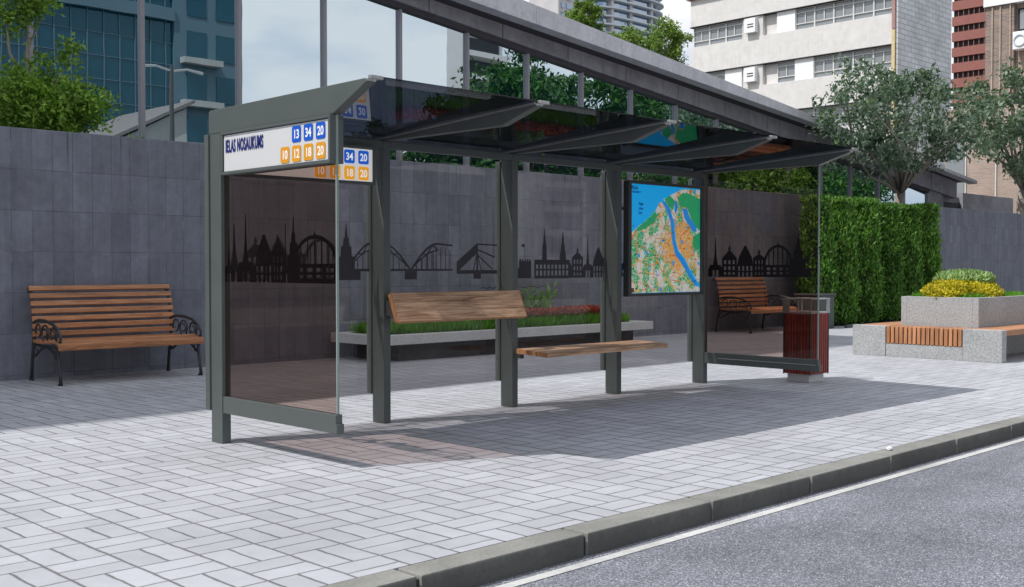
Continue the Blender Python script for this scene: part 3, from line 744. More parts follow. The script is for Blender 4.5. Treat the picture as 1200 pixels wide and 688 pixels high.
def cable_bridge(P, bar, x, w, h):
    P([(x - .012, .06), (x + .012, .06), (x + .008, h), (x - .008, h)]); P([(x - .05, 0), (x + .05, 0), (x + .05, .05), (x - .05, .05)])
    bar((x - w / 2, .065), (x + w / 2, .065), .035)
    P([(x - w / 2, .08), (x - w / 2 + .03, .08), (x - .005, h * .72), (x - .005, h), (x - w / 2, .16)])
    for k in range(3): bar((x + .01, h * (.98 - .16 * k)), (x + w / 2 - .03 * k, .16 - .035 * k + .08 * (2 - k)), .014)
    bar((x - .05, .08), (x - .005, h * .7), .012); bar((x + .05, .08), (x + .005, h * .7), .012)
def castle(P, bar, x, w):
    P([(x - w / 2, 0), (x + w / 2, 0), (x + w / 2, .17), (x - w / 2, .17)])
    for i in range(5): bar((x - w / 2 + w * (i + .5) / 5, .17), (x - w / 2 + w * (i + .5) / 5, .19), w / 9)
    bar((x - .01, .19), (x - .01, .34), .005); P([(x - .01, .34), (x - .05, .335), (x - .05, .31), (x - .01, .31)])
    P([(x - w, 0), (x - w / 2, 0), (x - w / 2, .10), (x - w, .12)])
def council(P, bar, x, w):
    bar((x - w / 2, .16), (x + w / 2, .16), .05); bar((x - w / 2, .01), (x + w / 2, .01), .03); bar((x - w / 2, .085), (x + w / 2, .085), .018)
    for i in range(10): bar((x - w / 2 + .012 + (w - .024) * i / 9, 0), (x - w / 2 + .012 + (w - .024) * i / 9, .15), .026)
    for q, hh in ((x - w * .22, .50), (x + w * .30, .48)):
        P([(q - .035, .18), (q + .035, .18), (q + .028, .34), (q - .028, .34)]); P([(q - .02, .34), (q + .02, .34), (q + .003, hh), (q - .003, hh)])
    P([(x + w * .30 - .05, .18), (x + w * .30 + .05, .18), (x + w * .30 + .04, .27), (x + w * .30 - .04, .27)])
    P([(x + w / 2 - .02, .18), (x + w / 2 + .06, .10), (x + w / 2 + .06, 0), (x + w / 2 - .02, 0)])
def waves(bar, x0, x1, z):
    K = 16
    for i in range(K):
        f = lambda t: z + .016 * abs(math.sin(math.pi * 2.5 * t)); bar((x0 + (x1 - x0) * i / K, f(i / K)), (x0 + (x1 - x0) * (i + 1) / K, f((i + 1) / K)), .007)
Z0 = 1.235
M['decal_dark'] = plain('skyline_print_black', (.018, .016, .018), .95, .05, spec=0)
def panel_print(kind, glass, o, u, n, mat='decal'):
    mb = MB(); P, bar = skyline(mb, o, u, n)
    if kind == 'end':
        spire_church(P, bar, .03, .40, .14); spire_church(P, bar, .27, .50, .26); gothic(P, bar, .52, .24, .34); house(P, bar, .70, .18, .30); spire_church(P, bar, .80, .42, .10)
        stalin(P, bar, .90, .47, .15); hall(P, bar, 1.16, .50, .32)
    elif kind == 'gap':
        spire_church(P, bar, .12, .45, .2); house(P, bar, .31, .20, .31); gothic(P, bar, .52, .22, .34); house(P, bar, .70, .15, .26); hall(P, bar, .94, .34, .34); stalin(P, bar, 1.19, .48, .18); arch_bridge(P, bar, 1.20, 1.75, .24, 'L')
        bar((1.2, .085), (1.43, .085), .02); P([(1.22, 0), (1.34, 0), (1.34, .075), (1.22, .075)])
    elif kind == 'bridge':
        arch_bridge(P, bar, -.30, .36, .24, 'R'); arch_bridge(P, bar, .36, 1.02, .24, 'L'); arch_bridge(P, bar, .36, .98, .24, 'L')
        for i in range(4): bar((.66 + .055 * i, .085), (.66 + .055 * i, .30 - .01 * i), .009); 
        bar((.66, .325), (.86, .31), .016); bar((.03, .085), (.86, .085), .018)
        P([(.29, 0), (.43, 0), (.43, .075), (.29, .075)]); cable_bridge(P, bar, 1.17, .52, .335); waves(bar, 1.20, 1.42, -.10)
    elif kind == 'old':
        house(P, bar, .05, .10, .22); castle(P, bar, .27, .17); council(P, bar, .66, .52); house(P, bar, 1.04, .17, .27); spire_church(P, bar, 1.20, .46, .16); gothic(P, bar, 1.37, .19, .31)
        waves(bar, .05, .55, -.095)
    return mb.build('skyline_print', M[mat], glass)
G = [o for o in sh.children if o.name.startswith('back_glass')]
E_ = [o for o in sh.children if o.name.startswith('end_glass')]
YG = 7.6855
panel_print('gap', G[0], (px[0] + .10, YG, Z0), (1, 0, 0), (0, -1, 0))
panel_print('bridge', G[1], (px[1] + .09, YG, Z0), (1, 0, 0), (0, -1, 0))
panel_print('old', G[2], (px[2] + .09, YG, Z0), (1, 0, 0), (0, -1, 0))
panel_print('end', G[3], (px[3] + .09, YG, Z0), (1, 0, 0), (0, -1, 0))
panel_print('end', E_[0], (px[0] + .0385, 7.485, Z0), (0, -1, 0), (1, 0, 0), 'decal_dark')
panel_print('gap', E_[1], (px[4] + .0275, 7.48, Z0), (0, -1, 0), (-1, 0, 0), 'decal_dark')

# ------------------------------------------------------------------ slatted iron benches
def make_bench():
    t = thing('park_bench', (0, 0, 0), 'orange slatted bench with black scrolled iron ends standing alone by the left wall', 'bench', 'iron and timber benches along the wall')
    Lb = 1.80
    for xs_ in (.03, Lb - .03):
        m = MB()
        def arc(c, r, a0, a1, k=10): return [(xs_, c[0] + r * math.cos(R(a0 + (a1 - a0) * i / k)), c[1] + r * math.sin(R(a0 + (a1 - a0) * i / k))) for i in range(k + 1)]
        m.tube([(xs_, .86, 0), (xs_, .835, .18), (xs_, .80, .34), (xs_, .765, .46), (xs_, .775, .66), (xs_, .81, .88), (xs_, .85, 1.03), (xs_, .885, 1.09)], [.021, .018, .02, .024, .02, .018, .017, .016], 8)
        m.tube([(xs_, .885, 1.09), (xs_, .92, 1.10), (xs_, .935, 1.07), (xs_, .915, 1.045), (xs_, .895, 1.06)], [.016, .014, .012, .010, .008], 6)
        m.tube([(xs_, .0, 0), (xs_, .02, .12), (xs_, .055, .24), (xs_, .075, .34), (xs_, .05, .43), (xs_, .06, .50)], [.022, .018, .018, .02, .022, .018], 8)
        m.tube([(xs_, .04, .445), (xs_, .3, .425), (xs_, .55, .42), (xs_, .77, .45)], .019, 8)                       # seat rail
        m.tube([(xs_, .06, .36)] + [(xs_, .10 + .62 * i / 10, .30 + .115 * math.sin(math.pi * i / 10) ) for i in range(11)] + [(xs_, .80, .30)], .014, 6)   # arch between the legs
        m.tube([(xs_, .78, .70), (xs_, .62, .725), (xs_, .42, .72), (xs_, .22, .69), (xs_, .07, .63), (xs_, .0, .55), (xs_, .01, .49), (xs_, .05, .475)], [.016, .017, .019, .019, .018, .016, .014, .011], 8)
        m.tube(arc((.20, .565), .085, -40, 250), .011, 6); m.tube(arc((.20, .565), .042, 70, 330), .009, 6)
        m.tube(arc((.44, .575), .095, -60, 230), .011, 6); m.tube(arc((.44, .575), .05, 60, 320), .009, 6)
        m.tube(arc((.64, .60), .075, -30, 260), .010, 6)
        m.tube([(xs_, .08, .47), (xs_, .12, .53), (xs_, .07, .58)], .009, 6)
        m.tube(arc((.12, .345), .05, 90, 400), .010, 6); m.tube(arc((.72, .35), .05, 140, 460), .010, 6)
        m.tube([(xs_, -.005, .006), (xs_, .05, .006)], .022, 6); m.tube([(xs_, .82, .006), (xs_, .88, .006)], .022, 6)
        m.build('side_frame', M['iron'], t, smooth=True, local=True)
    s = MB()
    for y, z, tl in ((.035, .468, -18), (.165, .487, 0), (.295, .482, 1), (.425, .474, 3), (.555, .468, 3), (.68, .472, -3)):
        a = R(tl); s.obox((Lb / 2, y, z), ((1, 0, 0), (0, math.cos(a), -math.sin(a)), (0, math.sin(a), math.cos(a))), (Lb / 2, .055, .019))
    s.box(0, Lb, -.028, -.002, .395, .462)
    s.build('seat', M['bench_wood'], t, bevel=.008, local=True)
    b = MB()
    for i in range(7):
        f = i / 6; z = .555 + .535 * f; y = .742 + .015 * f + .10 * f * f; a = R(6 + 20 * f)
        b.obox((Lb / 2 , y, z), ((1, 0, 0), (0, math.sin(a), math.cos(a)), (0, math.cos(a), -math.sin(a))), (Lb / 2 - .005, .031, .016))
    b.build('backrest', M['bench_wood'], t, bevel=.008, local=True)
    return t
bench = make_bench(); bench.location = (5.05, 12.44, 0)
b2_ = copy_tree(bench); b2_.location = (18.97, 12.44, 0)
tag(b2_, 'orange slatted bench with iron ends between the map case and the litter bin')

# ------------------------------------------------------------------ litter bin
bn = thing('litter_bin', (11.6, 6.83, 0), 'dark red slatted litter bin with open steel rim on concrete foot', 'litter bin')
X0, X1, Y0, Y1 = 11.39, 11.80, 6.655, 7.015
MB().box(X0 + .035, X1 - .05, Y0 + .035, Y1 - .035, 0, .10).build('foot', M['slab'], bn, bevel=.006)
MB().box(X0 + .022, X1 - .022, Y0 + .022, Y1 - .022, .10, .79).build('liner', M['bin_liner'], bn)
s = MB()
for i in range(8):
    w = (Y1 - Y0 - .04) / 8; y = Y0 + .02 + w * i
    s.box(X0, X0 + .018, y + .006, y + w - .006, .095, .80); s.box(X1 - .018, X1, y + .006, y + w - .006, .095, .80)
for i in range(8):
    w = (X1 - X0 - .04) / 8; a = X0 + .02 + w * i
    s.box(a + .006, a + w - .006, Y0, Y0 + .018, .095, .80); s.box(a + .006, a + w - .006, Y1 - .018, Y1, .095, .80)
s.build('slats', M['bin_red'], bn, bevel=.003)
f = MB()
for a in (X0 - .002, X1 - .012):
    for y in (Y0 - .002, Y1 - .012): f.box(a, a + .014, y, y + .014, .09, .805)
f.build('corner_posts', M['metal_dark'], bn)
f = MB()
for z in (.805, .965):
    f.box(X0 - .012, X1 + .012, Y0 - .012, Y0 + .006, z, z + .014); f.box(X0 - .012, X1 + .012, Y1 - .006, Y1 + .012, z, z + .014)
    f.box(X0 - .012, X0 + .006, Y0 + .0065, Y1 - .0065, z, z + .014); f.box(X1 - .006, X1 + .012, Y0 + .0065, Y1 - .0065, z, z + .014)
f.build('rim', M['steel'], bn, bevel=.003)
f = MB()
f.box(X0 - .008, X0 - .002, Y1 - .085, Y1 + .008, .819, .965); f.box(X1 - .07, X1 + .008, Y0 - .010, Y0 - .004, .819, .965)
for a, y in ((X0 - .004, Y0 - .004), (X1 - .006, Y1 - .006)): f.box(a, a + .010, y, y + .010, .819, .965)
f.box(X0 - .006, X0 + .002, (Y0 + Y1) / 2 - .02, (Y0 + Y1) / 2 - .008, .819, .965)
f.build('rim_support', M['steel'], bn)

# ------------------------------------------------------------------ stone trough with grass, flowers and a leafy plant
tr = thing('planter_trough', (12.4, 12.7, 0), 'long low concrete slab planter on dark stone base along the wall', 'planter')
TX0, TX1, TY0, TY1 = 9.42, 15.46, 12.15, 13.38
sl_ = MB(); w = .17
sl_.box(TX0, TX1, TY0, TY0 + w, .245, .385); sl_.box(TX0, TX1, TY1 - w, TY1, .245, .385); sl_.box(TX0, TX0 + w, TY0 + w, TY1 - w, .245, .385); sl_.box(TX1 - .35, TX1, TY0 + w, TY1 - w, .245, .385)
sl_.build('rim_slab', M['slab'], tr, bevel=.008)
MB().box(TX0 + .42, TX1 - .36, TY0 + .16, TY1, 0, .243).build('base', M['rock'], tr, bevel=.01)
MB().box(TX0 + w, TX1 - .35, TY0 + w, TY1 - w, .25, .372).build('soil', M['soil'], tr)
n = 14000
gp = np.stack([rng.uniform(TX0 + .2, TX1 - .38, n), rng.uniform(TY0 + .19, TY1 - .2, n), np.full(n, .365)], 1)
tag(leaves('grass', gp, .16, M['grass'], None, (0, 0, 2.2), .6, .10), kind='stuff')
fl = thing('red_flower_bed', (12.0, 12.75, .37), 'strip of red flowers on brownish stems in the low planter', 'flowers')
n = 4200; q = np.stack([rng.uniform(10.4, 14.8, n), rng.uniform(12.60, 13.0, n), rng.uniform(.40, .52, n)], 1)
leaves('stems', q, .09, M['stem_fl'], fl, (0, 0, 1.6), .7, .25)
n = 8000; q = np.stack([rng.uniform(10.4, 14.8, n), rng.uniform(12.58, 13.02, n), rng.uniform(.555, .64, n)], 1)
leaves('blossoms', q, .05, M['red_fl'], fl, (0, 0, .6), 1.0, .8)
lp = thing('leafy_plant', (13.2, 12.95, .37), 'light green leafy plant rising above the red flowers', 'plant')
m = MB(); pts = []
for k in range(16):
    a = random.uniform(0, 6.28); r = random.uniform(.08, .42); tip = Vector((13.2 + r * math.cos(a) * 1.35, 12.93 + r * math.sin(a) * .6, random.uniform(.70, .98)))
    m.tube([(13.2, 12.93, .37), Vector((13.2, 12.93, .37)).lerp(tip, .5) + Vector((0, 0, .06)), tip], [.008, .006, .003], 5)
    for j in range(14): pts.append(Vector((13.2, 12.93, .42)).lerp(tip, random.uniform(.45, 1.02)) + Vector((random.uniform(-.04, .04), random.uniform(-.04, .04), random.uniform(-.03, .03))))
m.build('stems', M['grass'], lp); leaves('leaves', pts, .15, M['lf_fresh'], lp, (0, -.1, .35), .8, .36)
lp2 = thing('leafy_plant', (12.65, 12.95, .37), 'small sprig of leaves peeping over the right end of the backrest', 'plant')
pts = [(12.65 + random.uniform(-.22, .22), 12.95 + random.uniform(-.1, .1), random.uniform(.50, .78)) for _ in range(120)]
leaves('leaves', pts, .12, M['lf_fresh'], lp2, (0, -.1, .5), .8, .3)

# ------------------------------------------------------------------ granite seating island with raised planter
isl = thing('planter_island', (16.8, 7.3, 0), 'granite block seating island with timber slats round a raised square planter', 'planter bench')
A0, A1, B0, B1 = 15.65, 19.30, 6.155, 8.42
ZT = .455
for y0, y1 in ((B0, 6.712), (7.885, B1)):
    for a0, a1 in ((A0, A0 + .16), (A1 - .16, A1)):
        MB().box(a0, a1, y0, y1, 0, ZT).build('corner_block', M['terrazzo'], isl, bevel=.006)
for a0, a1 in ((A0 + .012, A0 + .50), (A1 - .50, A1 - .012)): MB().box(a0, a1, 6.716, 7.881, 0, .195).build('plinth', M['terrazzo'], isl, bevel=.005)
for a0, a1 in ((A0 + .004, A0 + .52), (A1 - .52, A1 - .004)):
    s = MB(); nsl = 17; w = (7.878 - 6.72) / nsl
    for i in range(nsl):
        y = 6.72 + w * i; s.box(a0, a1, y + .009, y + w - .009, .20, ZT - .004)
    s.build('slat_panel', M['seat_wood'], isl, bevel=.003)
    MB().box(a0 + .02, a1 - .02, 6.72, 7.878, .197, ZT - .05).build('slat_core', M['void'], isl)
for y0, y1 in ((B0 + .01, 6.705), (7.892, B1 - .01)):
    s = MB(); w = (y1 - y0) / 5
    for i in range(5): s.box(A0 + .165, A1 - .165, y0 + w * i + .004, y0 + w * (i + 1) - .004, ZT - .085, ZT - .003)
    s.build('seat', M['seat_wood_top'], isl, bevel=.003)
bx0, bx1, by0, by1 = 16.212, 18.74, 6.72, 7.912
p = MB(); t_ = .09
p.box(bx0, bx1, by0, by0 + t_, 0.0, .892); p.box(bx0, bx1, by1 - t_, by1, 0.0, .892); p.box(bx0, bx0 + t_, by0 + t_, by1 - t_, 0.0, .892); p.box(bx1 - t_, bx1, by0 + t_, by1 - t_, 0.0, .892)
p.build('planter_box', M['terrazzo'], isl, bevel=.005)
MB().box(bx0 + t_, bx1 - t_, by0 + t_, by1 - t_, .6, .865).build('soil', M['soil'], isl)
cx, cy = 17.02, (by0 + by1) / 2
n = 12000; gp = np.stack([rng.uniform(bx0 + .10, bx1 - .40, n), rng.uniform(by0 + .10, by1 - .10, n), np.full(n, .86)], 1)
tag(leaves('grass', gp, .085, M['grass'], None, (0, 0, 1.6), .75, .14), kind='stuff')
def dome(n, rx, ry, h, z0, thick=.06):
    a = rng.uniform(0, 2 * math.pi, n); rr = np.sqrt(rng.random(n)); hz = np.sqrt(np.maximum(0, 1 - rr ** 2.4)) * h
    return np.stack([cx + rx * rr * np.cos(a), cy + ry * rr * np.sin(a), z0 + hz - rng.random(n) * thick], 1)
leaves('yellow_foliage', dome(15000, .80, .54, .27, .89), .045, M['yel_fl'], thing_y := thing('yellow_shrub', (cx, cy, .87), 'low dome of golden yellow foliage in the raised granite planter', 'shrub'), (0, 0, .5), 1.0, .6)
d = dome(3600, .52, .40, .11, 1.13, .05); d[:, 0] += .10
sv = thing('silver_plant', (cx, cy, .9), 'silvery green tufted plant topping the yellow dome', 'plant')
leaves('leaves', d, .085, M['sil_fl'], sv, (0, 0, 1.2), .9, .28)

# ------------------------------------------------------------------ thuja hedge
def thuja_mesh(k):
    n = 13000; z = rng.random(n) ** .92 * 2.82; a = rng.uniform(0, 2 * math.pi, n)
    prof = .40 * (1 - .38 * (z / 2.9) ** 2.0) * (0.86 + .14 * np.minimum(1, z / .35)); prof *= 1 + .10 * np.sin(3 * a + k) + .06 * np.sin(7 * a + 5 * z + k) + .05 * np.sin(9 * z + 2 * a)
    r = prof * (.62 + .46 * rng.random(n))
    top = rng.random(n) < .05; z = np.where(top, 2.72 + rng.random(n) * .12, z); r = np.where(top, r * rng.random(n) ** .5, r)
    P = np.stack([r * np.cos(a), r * np.sin(a) * .95, z + .04], 1); return P, a
protos = []
hx = [22.1, 23.15, 24.25, 25.35, 26.45, 27.5]
lab = ['thuja column with its side to the wall, nearest the litter bin', 'second bushy thuja column from the bin', 'third bushy thuja column from the bin', 'fourth thuja column, in the hedge middle behind the bin side',
       'fifth thuja column, one before the hedge end by the bare wall', 'last thuja column of the hedge against the bare right wall']
for i, a in enumerate(hx):
    if i < 3:
        t = thing('thuja', (a, 12.80, 0), lab[i], 'hedge plant', 'thujas of the clipped hedge')
        P, an_ = thuja_mesh(i * 2.1)
        o = leaves('foliage', P, .105, M['lf_hedge'], t, (0, 0, 1.5), .8, .36, local=True)
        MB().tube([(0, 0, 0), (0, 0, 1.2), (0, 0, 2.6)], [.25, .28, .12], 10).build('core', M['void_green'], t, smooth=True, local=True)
        protos.append(t)
    else:
        t = copy_tree(protos[i % 3]); t.location = (a, 12.80, 0); tag(t, lab[i])
    t.rotation_euler.z = random.uniform(0, 6); t.scale = (1, 1, random.uniform(.955, 1.035))
bxp = MB(); bxp.box(21.35, 21.95, 12.25, 12.85, 0, .72)
bxp.box(21.32, 21.98, 12.22, 12.88, .72, .76)
shape('plant_tub', bxp, M['metal_dark'], 'square black planter tub at the near end of the hedge', 'planter', bevel=.01)
shape('hedge_edging', MB().box(22.2, 29.2, 12.08, 12.14, 0, .07), M['metal_dark'], 'low black edging strip along the foot of the hedge', 'edging')

# ------------------------------------------------------------------ trees and shrubs behind the wall
lt = thing('young_tree', (5.5, 14.6, 0), 'young bright green tree with slim pale trunk above the left wall', 'tree')
m = MB(); limbs(m, (5.62, 14.6, 0), (5.58, 14.6, 3.6), [(5.45, 14.55, 5.4), (5.25, 14.5, 4.7), (5.8, 14.6, 4.7)], .045, .030)
limbs(m, (5.62, 14.6, 0), (5.6, 14.6, 2.9), [(6.2, 14.5, 3.6), (6.4, 14.6, 3.4), (5.1, 14.5, 3.5), (5.9, 14.3, 3.9)], .04, .022); m.build('trunk', M['bark_pale'], lt, smooth=True)
P1, _ = clumps((5.72, 14.55, 3.45), (.88, .5, .55), 78, 120, .22, .15); P2, _ = clumps((5.35, 14.5, 4.85), (.6, .4, .55), 40, 80, .2, .2); P3, _ = clumps((5.9, 14.55, 4.25), (.3, .3, .28), 6, 45, .16, .3)
leaves('crown', np.concatenate([P1, P2, P3]), .075, M['lf_left'], lt, (0, 0, -.2), 1, .45)
ls = thing('low_shrub', (7.0, 14.5, 0), 'small green shrub tip peeping over the wall beside the young tree', 'shrub')
P1, _ = clumps((6.85, 14.45, 3.02), (.22, .2, .12), 8, 40, .12, .2); leaves('foliage', P1, .07, M['lf_left'], ls, (0, 0, .6), 1, .4)
MB().tube([(7.0, 14.5, 0), (6.95, 14.47, 1.6), (6.85, 14.45, 3.0)], [.025, .02, .01], 6).build('stem', M['bark'], ls)
hs = thing('laurel_shrub', (23, 14.55, 0), 'broad dark leafy shrub filling the gap above the wall behind the shelter', 'shrub')
P1, _ = clumps((22.9, 14.55, 3.0), (2.3, .55, .85), 75, 130, .36, .2); leaves('foliage', P1, .13, M['lf_shrub'], hs, (0, 0, .2), 1, .45)
m = MB()
for a in (21.6, 22.5, 23.4, 24.3): m.tube([(a, 14.6, 0), (a + .1, 14.6, 1.4), (a, 14.55, 3.0)], [.06, .05, .02], 6)
m.build('stems', M['bark'], hs)

ot = 'grey green trees standing over the wall at the right'
tree('olive_tree', 'grey green small leaved tree forking above the hedge before the pavilion', 'tree', ot, (29.2, 14.4, 0), (29.2, 14.3, 3.45), (27.9, 13.7, 5.25), (4.0, 1.65, 1.42), M['lf_olive'], M['bark_pale'], 120, 78, .38, .15, .15, .055, 24, .3, (0, 0, -.4), 15.0)
tree('olive_tree', 'grey green small leaved tree cut by the right picture edge, before brick building', 'tree', ot, (38.3, 14.5, 0), (38.2, 14.4, 4.0), (36.0, 13.4, 6.0), (3.0, 2.0, 1.75), M['lf_olive'], M['bark_pale'], 110, 84, .42, .18, .16, .06, 20, .35, (0, 0, -.4))
rt_ = 'trees beyond the sloping roof'
for x_, y_, z_, r_, lb in ((30.4, 27.2, 10.3, .75, 'small yellow green tree top before the slim tower'), (32.1, 27.0, 9.45, .9, 'yellow green tree top before the balcony tower'), (33.4, 26.0, 9.45, 1.2, 'tall yellow green tree nearest the white office above the roof')):
    tree('garden_tree', lb, 'tree', rt_, (x_, y_, 0), (x_, y_, z_ - 2.2), (x_, y_, z_), (r_, r_, r_ * 1.1), M['lf_roof'], M['bark'], 70, 90, r_ * .27, .13, .12, .07, 9, .25)

# ------------------------------------------------------------------ buildings behind
wb = thing('white_office', (62, 36, 0), 'pale office building with ribbon windows and white tiled end wall', 'building')
WX, WY0, WY1 = 60.0, 29.73, 44.1
MB().box(WX + .35, 67.0, WY0 + .02, WY1 - .05, 0, 26).build('core_wall', M['bld_white'], wb)
MB().box(WX + .02, 67.05, WY0 - .10, WY0 + .015, 0, 26).build('tiled_end_wall', M['bld_tile'], wb)
rows = [15.86 - 3.09 * k for k in range(-2, 5)]
for i, z in enumerate(rows):
    MB().box(WX, WX + .345, WY0 + .03, WY1, z - 1.75, z).build('spandrel', M['bld_white'], wb)
    if 0 <= i: MB().box(WX - .06, WX + .34, WY0 + .03, WY1 + .05, z - 1.80, z - 1.752).build('shadow_line', M['void'], wb)  # dark strip painted in as the shadow line under the spandrel
bw = (WY1 - WY0 - .3) / 11
acs = []
for i, z in enumerate(rows[1:6]):
    for k in range(11):
        y = WY0 + .2 + bw * k; kind = 'w'
        if k in (6, 7): kind = 'ac' if k == 7 else 'blank'
        elif (i % 2 == 1 and k == 5) or (i % 2 == 0 and k in (4, 8)): kind = 'panel'
        if kind == 'w':
            f = MB(); g = .045
            f.box(WX + .20, WX + .26, y, y + g, z + .03, z + 1.27); f.box(WX + .20, WX + .26, y + bw - g, y + bw, z + .03, z + 1.27)
            for zz in (z + .0, z + .34, z + 1.0, z + 1.25): f.box(WX + .20, WX + .26, y + g, y + bw - g, zz, zz + .05)
            f.box(WX + .21, WX + .255, y + bw / 2 - .03, y + bw / 2 + .03, z + .39, z + 1.0)
            fo = f.build('window', M['bld_frame'], wb)
            MB().box(WX + .27, WX + .30, y, y + bw, z, z + 1.3).build('pane', M['bld_pane'], fo)
        elif kind == 'panel': MB().box(WX + .10, WX + .30, y, y + bw, z, z + 1.3).build('white_panel', M['white_panel'], wb)
        elif kind == 'ac':
            MB().box(WX + .05, WX + .30, y - .3, y + bw * .9, z, z + 1.28).build('grey_panel', M['bld_frame'], wb)
            a = thing('air_conditioner', (WX - .1, y + .4, z + .4), 'white louvred air conditioner on the pale office, %s' % ('first row of windows', 'upper visible window row', 'lower visible window row', 'row hidden low behind the roof', 'lowest row')[i], 'air conditioner', 'air conditioners on the pale office')
            c = MB(); c.box(WX - .30, WX + .045, y + .05, y + .85, z + .25, z + 1.15); c.build('case', M['white_panel'], a, bevel=.02)
            c = MB()
            for q in range(2): c.box(WX - .315, WX - .302, y + .18, y + .62, z + .58 + .16 * q, z + .64 + .16 * q)
            c.build('louvre', M['void'], a)
MB().box(WX - .10, WX - .001, WY0 + .03, WY0 + .22, 0, 14.9).build('downpipe', M['bld_yellow'], wb)
MB().box(WX - .10, WX - .001, WY0 + .03, WY0 + .22, 14.95, 24).build('upper_pipe', M['bld_pink'], wb)
MB().box(WX - .25, WX + .3, WY0 + .05, WY1 + .2, 18.97, 19.45).build('cornice', M['bld_pink'], wb)

rd = thing('red_tower', (204, 80, 0), 'red brown slatted tower between the white office and brick building', 'building')
MB().box(200.6, 214, 70, 88.2, 0, 75).build('core_wall', M['void'], rd)
for k in range(20):
    z = 20 + 2.82 * k
    MB().box(200, 200.55, 70, 88.3, z, z + 1.65).build('balcony_band', M['red_slab'], rd)
    f = MB()
    for q in range(18): f.box(200.2, 200.3, 71 + q * .95, 71.12 + q * .95, z + 1.66, z + 2.81)
    f.build('railing_grille', M['red_slab'], rd)

bb = thing('brick_building', (52, 15, 0), 'mottled brick building with white band behind the right tree', 'building')
BX = 50.0
MB().box(BX, BX + 9, 19.3, 20.55, 0, 12.95).build('brick_pier', M['brick'], bb)
for y in (19.42, 19.85, 20.2): MB().box(BX - .06, BX - .001, y, y + .06, 7, 12.95).build('pier_strip', M['brick_light'], bb)
MB().box(BX + .25, BX + 9, 16.5, 19.29, 0, 12.95).build('brick_wall', M['brick_light'], bb)
MB().box(BX - .12, BX + 9, 16.4, 20.6, 12.96, 16).build('white_band', M['white_panel'], bb)
MB().box(BX - 2.2, BX - .1, 16.5, 21.35, 0, 8.2).build('lower_wing', M['brick_light'], bb)
for y in (19.1, 20.4): MB().box(BX - 2.26, BX - 2.201, y, y + .05, 0, 8.2).build('wing_joint', M['bld_frame'], bb)
MB().box(BX - 2.23, BX - 2.201, 20.5, 21.3, 4.2, 7.6).build('dark_glazing', M['bld_pane'], bb)
for z in (5.5, 8.5, 11.72):
    f = MB(); f.box(BX + .18, BX + .249, 16.7, 19.2, z, z + 1.0); fo = f.build('window', M['void'], bb)
    MB().box(BX + .15, BX + .178, 16.8, 19.1, z + .08, z + .92).build('pane', M['bld_pane'], fo)
ac = thing('air_conditioner', (BX, 18.8, 11), 'round fan air conditioner hung on the brick building at right edge', 'air conditioner')
MB().box(BX - .35, BX + .15, 18.3, 19.22, 10.85, 11.62).build('case', M['white_panel'], ac, bevel=.02)
c = MB(); ring = [(BX - .355, 18.92 + .24 * math.cos(k * math.pi / 10), 11.23 + .24 * math.sin(k * math.pi / 10)) for k in range(21)]
c.tube(ring, .05, 6); c.build('fan_ring', M['tower_slab'], ac)

# far towers
def far(px_, Y): 
    a = math.atan((px_ - 600) / FPX); th = YAW - a; return Y / math.tan(th)
ft = thing('slim_tower', (far(672, 275), 280, 0), 'slim pale tower block with window strips rising beyond the roof', 'tower')
xa, xb = far(654, 275), far(691, 275)
MB().box(xa, xb, 275, 290, 0, 150).build('wall', M['tower_wall'], ft)
for q in ((.08, .16), (.24, .42), (.62, .76)):
    f = MB(); 
    for k in range(44): f.box(xa + (xb - xa) * q[0], xa + (xb - xa) * q[1], 274.7, 274.98, 6 + 3.2 * k, 8 + 3.2 * k)
    f.build('window_strip', M['tower_glass'], ft)
MB().box(xa + (xb - xa) * .52, xa + (xb - xa) * .58, 274.2, 274.99, 0, 150).build('pilaster', M['white_panel'], ft)
ct = thing('balcony_tower', (far(740, 280), 290, 0), 'rounded blue glass tower with pale balcony slabs beyond the trees', 'tower')
c0x = (far(694, 275) + far(788, 275)) / 2; rr = (far(788, 275) - far(694, 275)) / 2
def ell(s, z0, z1, K=28): 
    return [(c0x + rr * s * math.copysign(abs(math.cos(2 * math.pi * k / K)) ** .6, math.cos(2 * math.pi * k / K)), 290 + 17 * s * math.copysign(abs(math.sin(2 * math.pi * k / K)) ** .6, math.sin(2 * math.pi * k / K)), z0) for k in range(K)], (0, 0, z1 - z0)
f = MB(); f.prism(*ell(.86, 0, 150)); f.build('glass_core', M['tower_glass'], ct)
for k in range(30):
    f = MB(); f.prism(*ell(1.0 - .02 * (k % 2), 55 + 3.2 * k, 55.55 + 3.2 * k)); f.build('balcony', M['tower_slab'], ct)
f = MB()
for q in (-.55, -.1, .42):
    f.box(c0x + rr * q - .7, c0x + rr * q + .7, 274.6, 279, 50, 150)
f.build('balcony_wall', M['tower_wall'], ct)

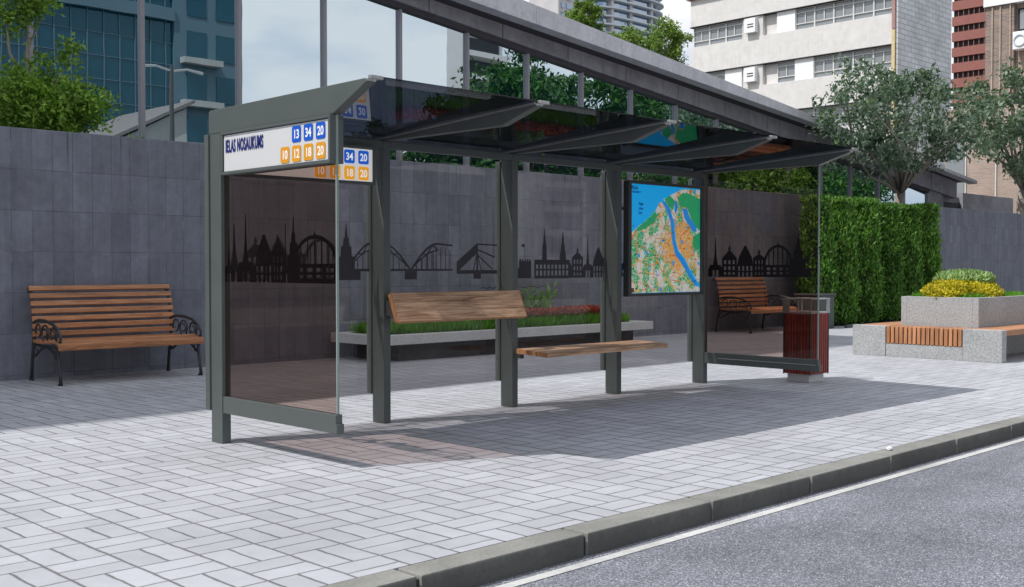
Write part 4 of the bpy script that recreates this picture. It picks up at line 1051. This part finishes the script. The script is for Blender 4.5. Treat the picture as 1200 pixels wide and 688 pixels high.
# ------------------------------------------------------------------ across the street (mirrored in the pavilion glass)
V = lambda y: 2 * PY - y
bt = thing('blue_office', (34, V(75), 0), 'blue curtain wall office block mirrored in the left pavilion panes', 'building')
YB = V(75)
MB().box(20, 39, YB - 18, YB, 0, 48).build('curtain_wall', M['blue_glass'], bt)
for z in (3.5, 9.9, 19.2, 22.4, 32, 40): MB().box(19.8, 39.0, YB + .01, YB + .5, z, z + .9).build('floor_band', M['blue_frame'], bt)
f = MB()
for k in range(17): f.box(20 + 1.15 * k, 20.07 + 1.15 * k, YB + .005, YB + .09, 0, 48)
for k in range(30): f.box(20, 39, YB + .004, YB + .07, 1.6 * k, 1.6 * k + .06)
f.build('glazing_bars', M['blue_frame'], bt)
MB().box(39, 44.6, YB - 18, YB + .3, 0, 48).build('side_wall', M['blue_frame'], bt)
for k in range(15):
    for a in (40.0, 42.4):
        MB().box(a, a + 1.6, YB + .31, YB + .36, 1.2 + 3.1 * k, 3.2 + 3.1 * k).build('window', M['blue_glass'], bt)
    if k < 6: MB().box(39.4, 42.6, YB + .37, YB + 1.1, .7 + 3.1 * k, 1.15 + 3.1 * k).build('balcony', M['house_wall'], bt)
hs_ = thing('gabled_house', (29, V(58), 0), 'pale house with a sloping roof mirrored low in the left panes', 'house')
YH = V(58)
MB().prism([(24.5, YH, 0), (31.0, YH, 0), (31.0, YH, 10.4), (24.5, YH, 7.0)], (0, -9, 0)).build('wall', M['house_wall'], hs_)
MB().prism([(24.2, YH + .3, 7.05), (31.4, YH + .3, 10.7), (31.4, YH + .3, 10.9), (24.2, YH + .3, 7.25)], (0, -9.6, 0)).build('roof', M['house_roof'], hs_)
MB().box(31.05, 39, YH - 4, YH + 2, 0, 5.8).build('garage', M['blue_frame'], hs_)
lm = thing('street_lamp', (18.7, V(36), 0), 'tall grey double arm street lamp mirrored in the left pane', 'street lamp')
m = MB(); m.tube([(18.7, V(36), 0), (18.7, V(36), 4), (18.7, V(36), 8.4)], [.12, .10, .07], 10); m.build('pole', M['metal_dark'], lm)
m = MB()
for s_ in (-1, 1): m.tube([(18.7, V(36), 8.2), (18.7 + s_ * .6, V(36), 8.32), (18.7 + s_ * 1.2, V(36), 8.25)], [.04, .04, .06], 6)
m.build('lamp_arm', M['steel'], lm)
stl = 'street trees across the road'
tl = [(27.5, 38, 5.9, 1.6, 'low'), (31.0, 40, 6.6, 2.0, ''), (35.5, 40, 7.4, 2.9, ''), (41.0, 41, 9.2, 4.0, ''), (48.5, 40, 10.6, 5.0, ''), (56, 41, 10.4, 5.0, ''), (64, 40, 10.2, 5.0, ''), (73, 41, 10.0, 5.0, '')]
names = ['small street tree with sparse crown mirrored beside the bright sky', 'slender street tree mirrored second from the bright sky', 'round green tree mirrored above the second roof arm', 'large green tree mirrored above the shelter middle', 'large green tree mirrored above the third roof arm', 'large green tree mirrored above the map reflection', 'green tree mirrored above the fourth roof arm', 'green tree mirrored far right over the hedge']
for (x_, y_, z_, r_, _), nm in zip(tl, names):
    big = r_ > 2.8
    zc = z_ - (r_ * .25 if big else 0)
    tree('street_tree', nm, 'tree', stl, (x_, V(y_), 0), (x_, V(y_), max(2.2, zc - r_ * 1.15)), (x_, V(y_), zc - .6), (r_, r_, r_ * (1.25 if big else .95)), M['lf_street'], M['bark'], 150 if big else 50, 120, r_ * .22, .36 if big else .22, .22 if big else .1, .12 if big else .07, 10, .25)
ap = thing('apartment_tower', (108, V(125), 0), 'pale grey apartment block mirrored beside the leaning roof edge', 'building')
MB().box(111, 119, V(127), V(123), 0, 38).build('wall', M['tower_wall'], ap)
for k in range(10):
    MB().box(112, 118, V(123) + .01, V(123) + .2, 3.2 + 3.4 * k, 5.2 + 3.4 * k).build('window', M['void'], ap)
    MB().box(110.6, 119.4, V(123) + .21, V(123) + 1.2, 2.2 + 3.4 * k, 3.0 + 3.4 * k).build('balcony', M['bld_frame'], ap)
